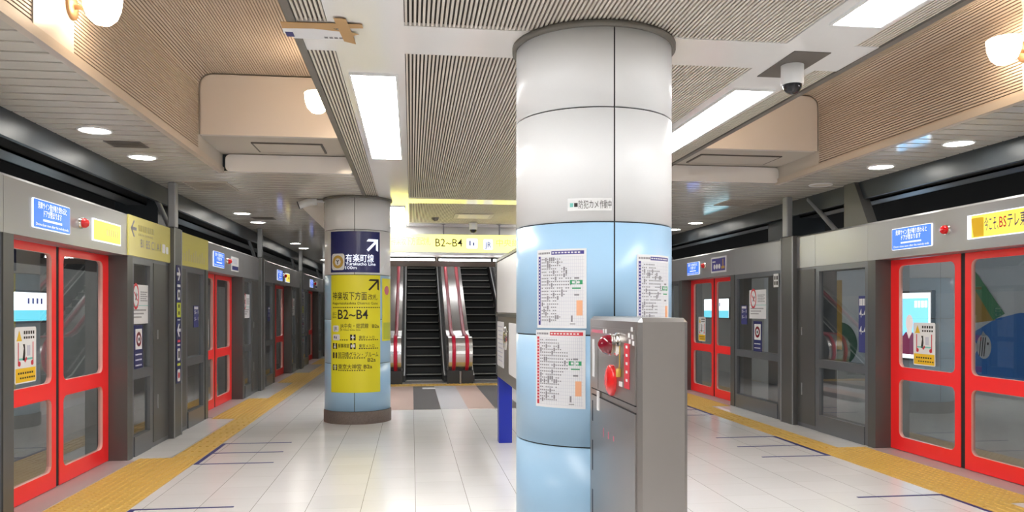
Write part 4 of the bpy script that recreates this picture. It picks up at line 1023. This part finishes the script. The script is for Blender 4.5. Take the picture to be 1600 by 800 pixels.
# ------------------------------------------------------------------ route board with blue legs
t = thing('information_board', 'stainless information board on blue legs beside the big column', 'information board', (.952, 8.69, 0))
mb = MB(); mb.bbox(0, .15, -2.6, 0, .72, 2.03, .012); mb.build('case', 'steel', t)
mb = MB(); mb.box(-.008, 0, -2.56, -.05, 1.44, 1.99); mb.build('upper_panel', 'white', t)
mb = MB(); mb.box(-.02, 0, -2.6, 0.005, 1.395, 1.425); mb.box(-.014, 0, -2.6, .005, 2.0, 2.03); mb.box(-.014, 0, -.03, .005, .74, 2.0); mb.build('rail', 'psd', t)
mb = MB(); mb.box(-.008, 0, -.62, -.07, .86, 1.34); mb.box(-.008, 0, -1.9, -1.1, .84, 1.34); mb.build('notice_sheet', 'paper', t)
mb = MB(); [mb.box(-.0095, -.008, -.58, -.12-.05*(k % 3), 1.28-k*.045, 1.295-k*.045) for k in range(9)]; mb.build('lettering', 'gridc', t)
mb = MB(); mb.lathe((-.004, -.85, 1.18), 'x', [(.12,0),(.11,-.02),(.02,-.03)], 24); mb.build('round_fitting', 'chrome', t)
for y in (-.15, -2.6):
    mb = MB(); mb.bbox(0.002, .148, y, y+.148, 0, .72, .004); mb.build('leg', 'royal', t)

# ------------------------------------------------------------------ emergency cabinet (front face towards -X)
CX0, CX1, CY0, CY1, CZ = .878, 1.08, 2.954, 3.80, 1.44
t = thing('emergency_stop_cabinet', 'stainless emergency stop cabinet standing against the big column', 'cabinet', (CX0, (CY0+CY1)/2, 0), pi)
HW = (CY1-CY0)/2; S = lambda y: (CY0+CY1)/2-y                 # local: x out, y right
mb = MB(); mb.bbox(-(CX1-CX0), 0, -HW, HW, 0, CZ, .016); mb.build('body', 'steel', t)
mb = MB(); mb.rect(S(3.73), S(2.985), 1.095, CZ-.05, 0, .006); mb.build('upper_door', 'steel', t)
mb = MB(); mb.rect(S(3.70), S(2.985), .06, 1.06, 0, .006); mb.build('lower_door', 'steel', t)
mb = MB(); mb.rect(S(3.74), S(3.70), .04, 1.03, 0, .0015); mb.rect(S(3.73), S(2.985), 1.06, 1.064, 0, .0065); mb.rect(S(3.73), S(2.985), 1.09, 1.094, 0, .0065); mb.rect(S(3.60), S(3.597), 1.1, 1.30, .006, .0068); mb.build('dark_gap', 'rubber', t)
mb = MB(); [mb.rect(S(3.745), S(3.695), z, z+.09, 0, .004) for z in (.12, .36, .6, .84)]; mb.build('hinge', 'steel', t)
lp = (S(3.25), 1.325)
mb = MB(); mb.lathe((.006, lp[0], lp[1]), 'x', [(.05,0),(.05,.008),(.044,.011),(.044,.026),(.048,.029),(.048,.036)], 28); mb.build('lamp_collar', 'chrome', t)
mb = MB(); mb.lathe((.042, lp[0], lp[1]), 'x', [(.044,0),(.043,.014),(.034,.032),(.018,.045),(.006,.049)], 28); mb.build('lamp_lens', 'maroon', t)
mb = MB(); mb.lathe((.006, S(3.33), 1.165), 'x', [(.068,0),(.068,.014),(.061,.02),(.044,.027),(.02,.03)], 32); b_ = mb.build('push_button', 'redbtn', t)
mb = MB(); mb.rect(S(3.375), S(3.365), 1.14, 1.18, .029, .033); mb.rect(S(3.345), S(3.315), 1.15, 1.156, .03, .034); mb.rect(S(3.345), S(3.315), 1.17, 1.176, .03, .034); mb.build('button_print', 'magenta', b_)
mb = MB(); mb.rect(S(3.137), S(3.06), 1.15, 1.335, .006, .008); l_ = mb.build('red_label', 'redp', t)
mb = MB(); [mb.rect(S(3.11), S(3.085), 1.315-k*.034, 1.332-k*.034-.006, .008, .009) for k in range(5)]; mb.build('label_print', 'paper', l_)
mb = MB(); mb.rect(S(3.705), S(3.665), 1.15, 1.33, .006, .009); mb.build('white_strip', 'white', t)
mb = MB(); mb.rect(S(3.60), S(3.57), 1.0, 1.09, .006, .012); mb.build('latch', 'white', t)
mb = MB(); mb.tube([(.012, S(3.19), 1.32), (.012, S(3.19), 1.24), (.014, S(3.2), 1.22)], .003, seg=6); mb.lathe((.014, S(3.2), 1.19), 'z', [(.012,0),(.012,.03),(.006,.036)], 12); mb.build('key_tag', 'gold', t)
mb = MB(); mb.rect(S(3.46), S(3.43), 1.365, 1.385, .006, .0075); mb.rect(S(3.5), S(3.48), 1.365, 1.385, .006, .0075); mb.rect(S(3.22), S(3.17), 1.15, 1.17, .006, .008); mb.rect(S(3.44), S(3.42), 1.15, 1.17, .006, .008)
for y, z in ((3.04, 1.385), (3.08, 1.36), (3.03, 1.355), (3.07, 1.335), (3.02, 1.33)): mb.rect(S(y), S(y-.025), z, z+.018, .006, .0075)
mb.build('worn_sticker', 'white', t)
mb = MB(); mb.rect(S(3.72), S(3.5), 1.363, 1.378, .006, .0068); [mb.rect(S(3.5-k*.09), S(3.485-k*.09), .89+.005*k, .93-.004*k, .006, .0068) for k in range(3)]; mb.build('faded_red_print', 'magenta', t)

# ------------------------------------------------------------------ camera, world, view
cam = bpy.data.cameras.new('camera'); co = bpy.data.objects.new('camera', cam); COL.objects.link(co)
cam.sensor_width = 36; cam.lens = 36*1220/1600; cam.shift_y = 83/1600; cam.clip_end = 200; cam.clip_start = .05
co.location = (0, 0, EYE); co.rotation_euler = (pi/2, 0, -math.atan(157/1220))
SC.camera = co
w = bpy.data.worlds.new('world'); SC.world = w; w.use_nodes = True
w.node_tree.nodes['Background'].inputs[0].default_value = (.9, .95, 1, 1); w.node_tree.nodes['Background'].inputs[1].default_value = .2
vs = SC.view_settings; vs.view_transform = 'Standard'; vs.look = 'None'; vs.exposure = 0.68; vs.gamma = 1; vs.use_curve_mapping = False
SC.cycles.max_bounces = 10; SC.cycles.diffuse_bounces = 5; SC.cycles.transparent_max_bounces = 16
SC.cycles.use_denoising = True
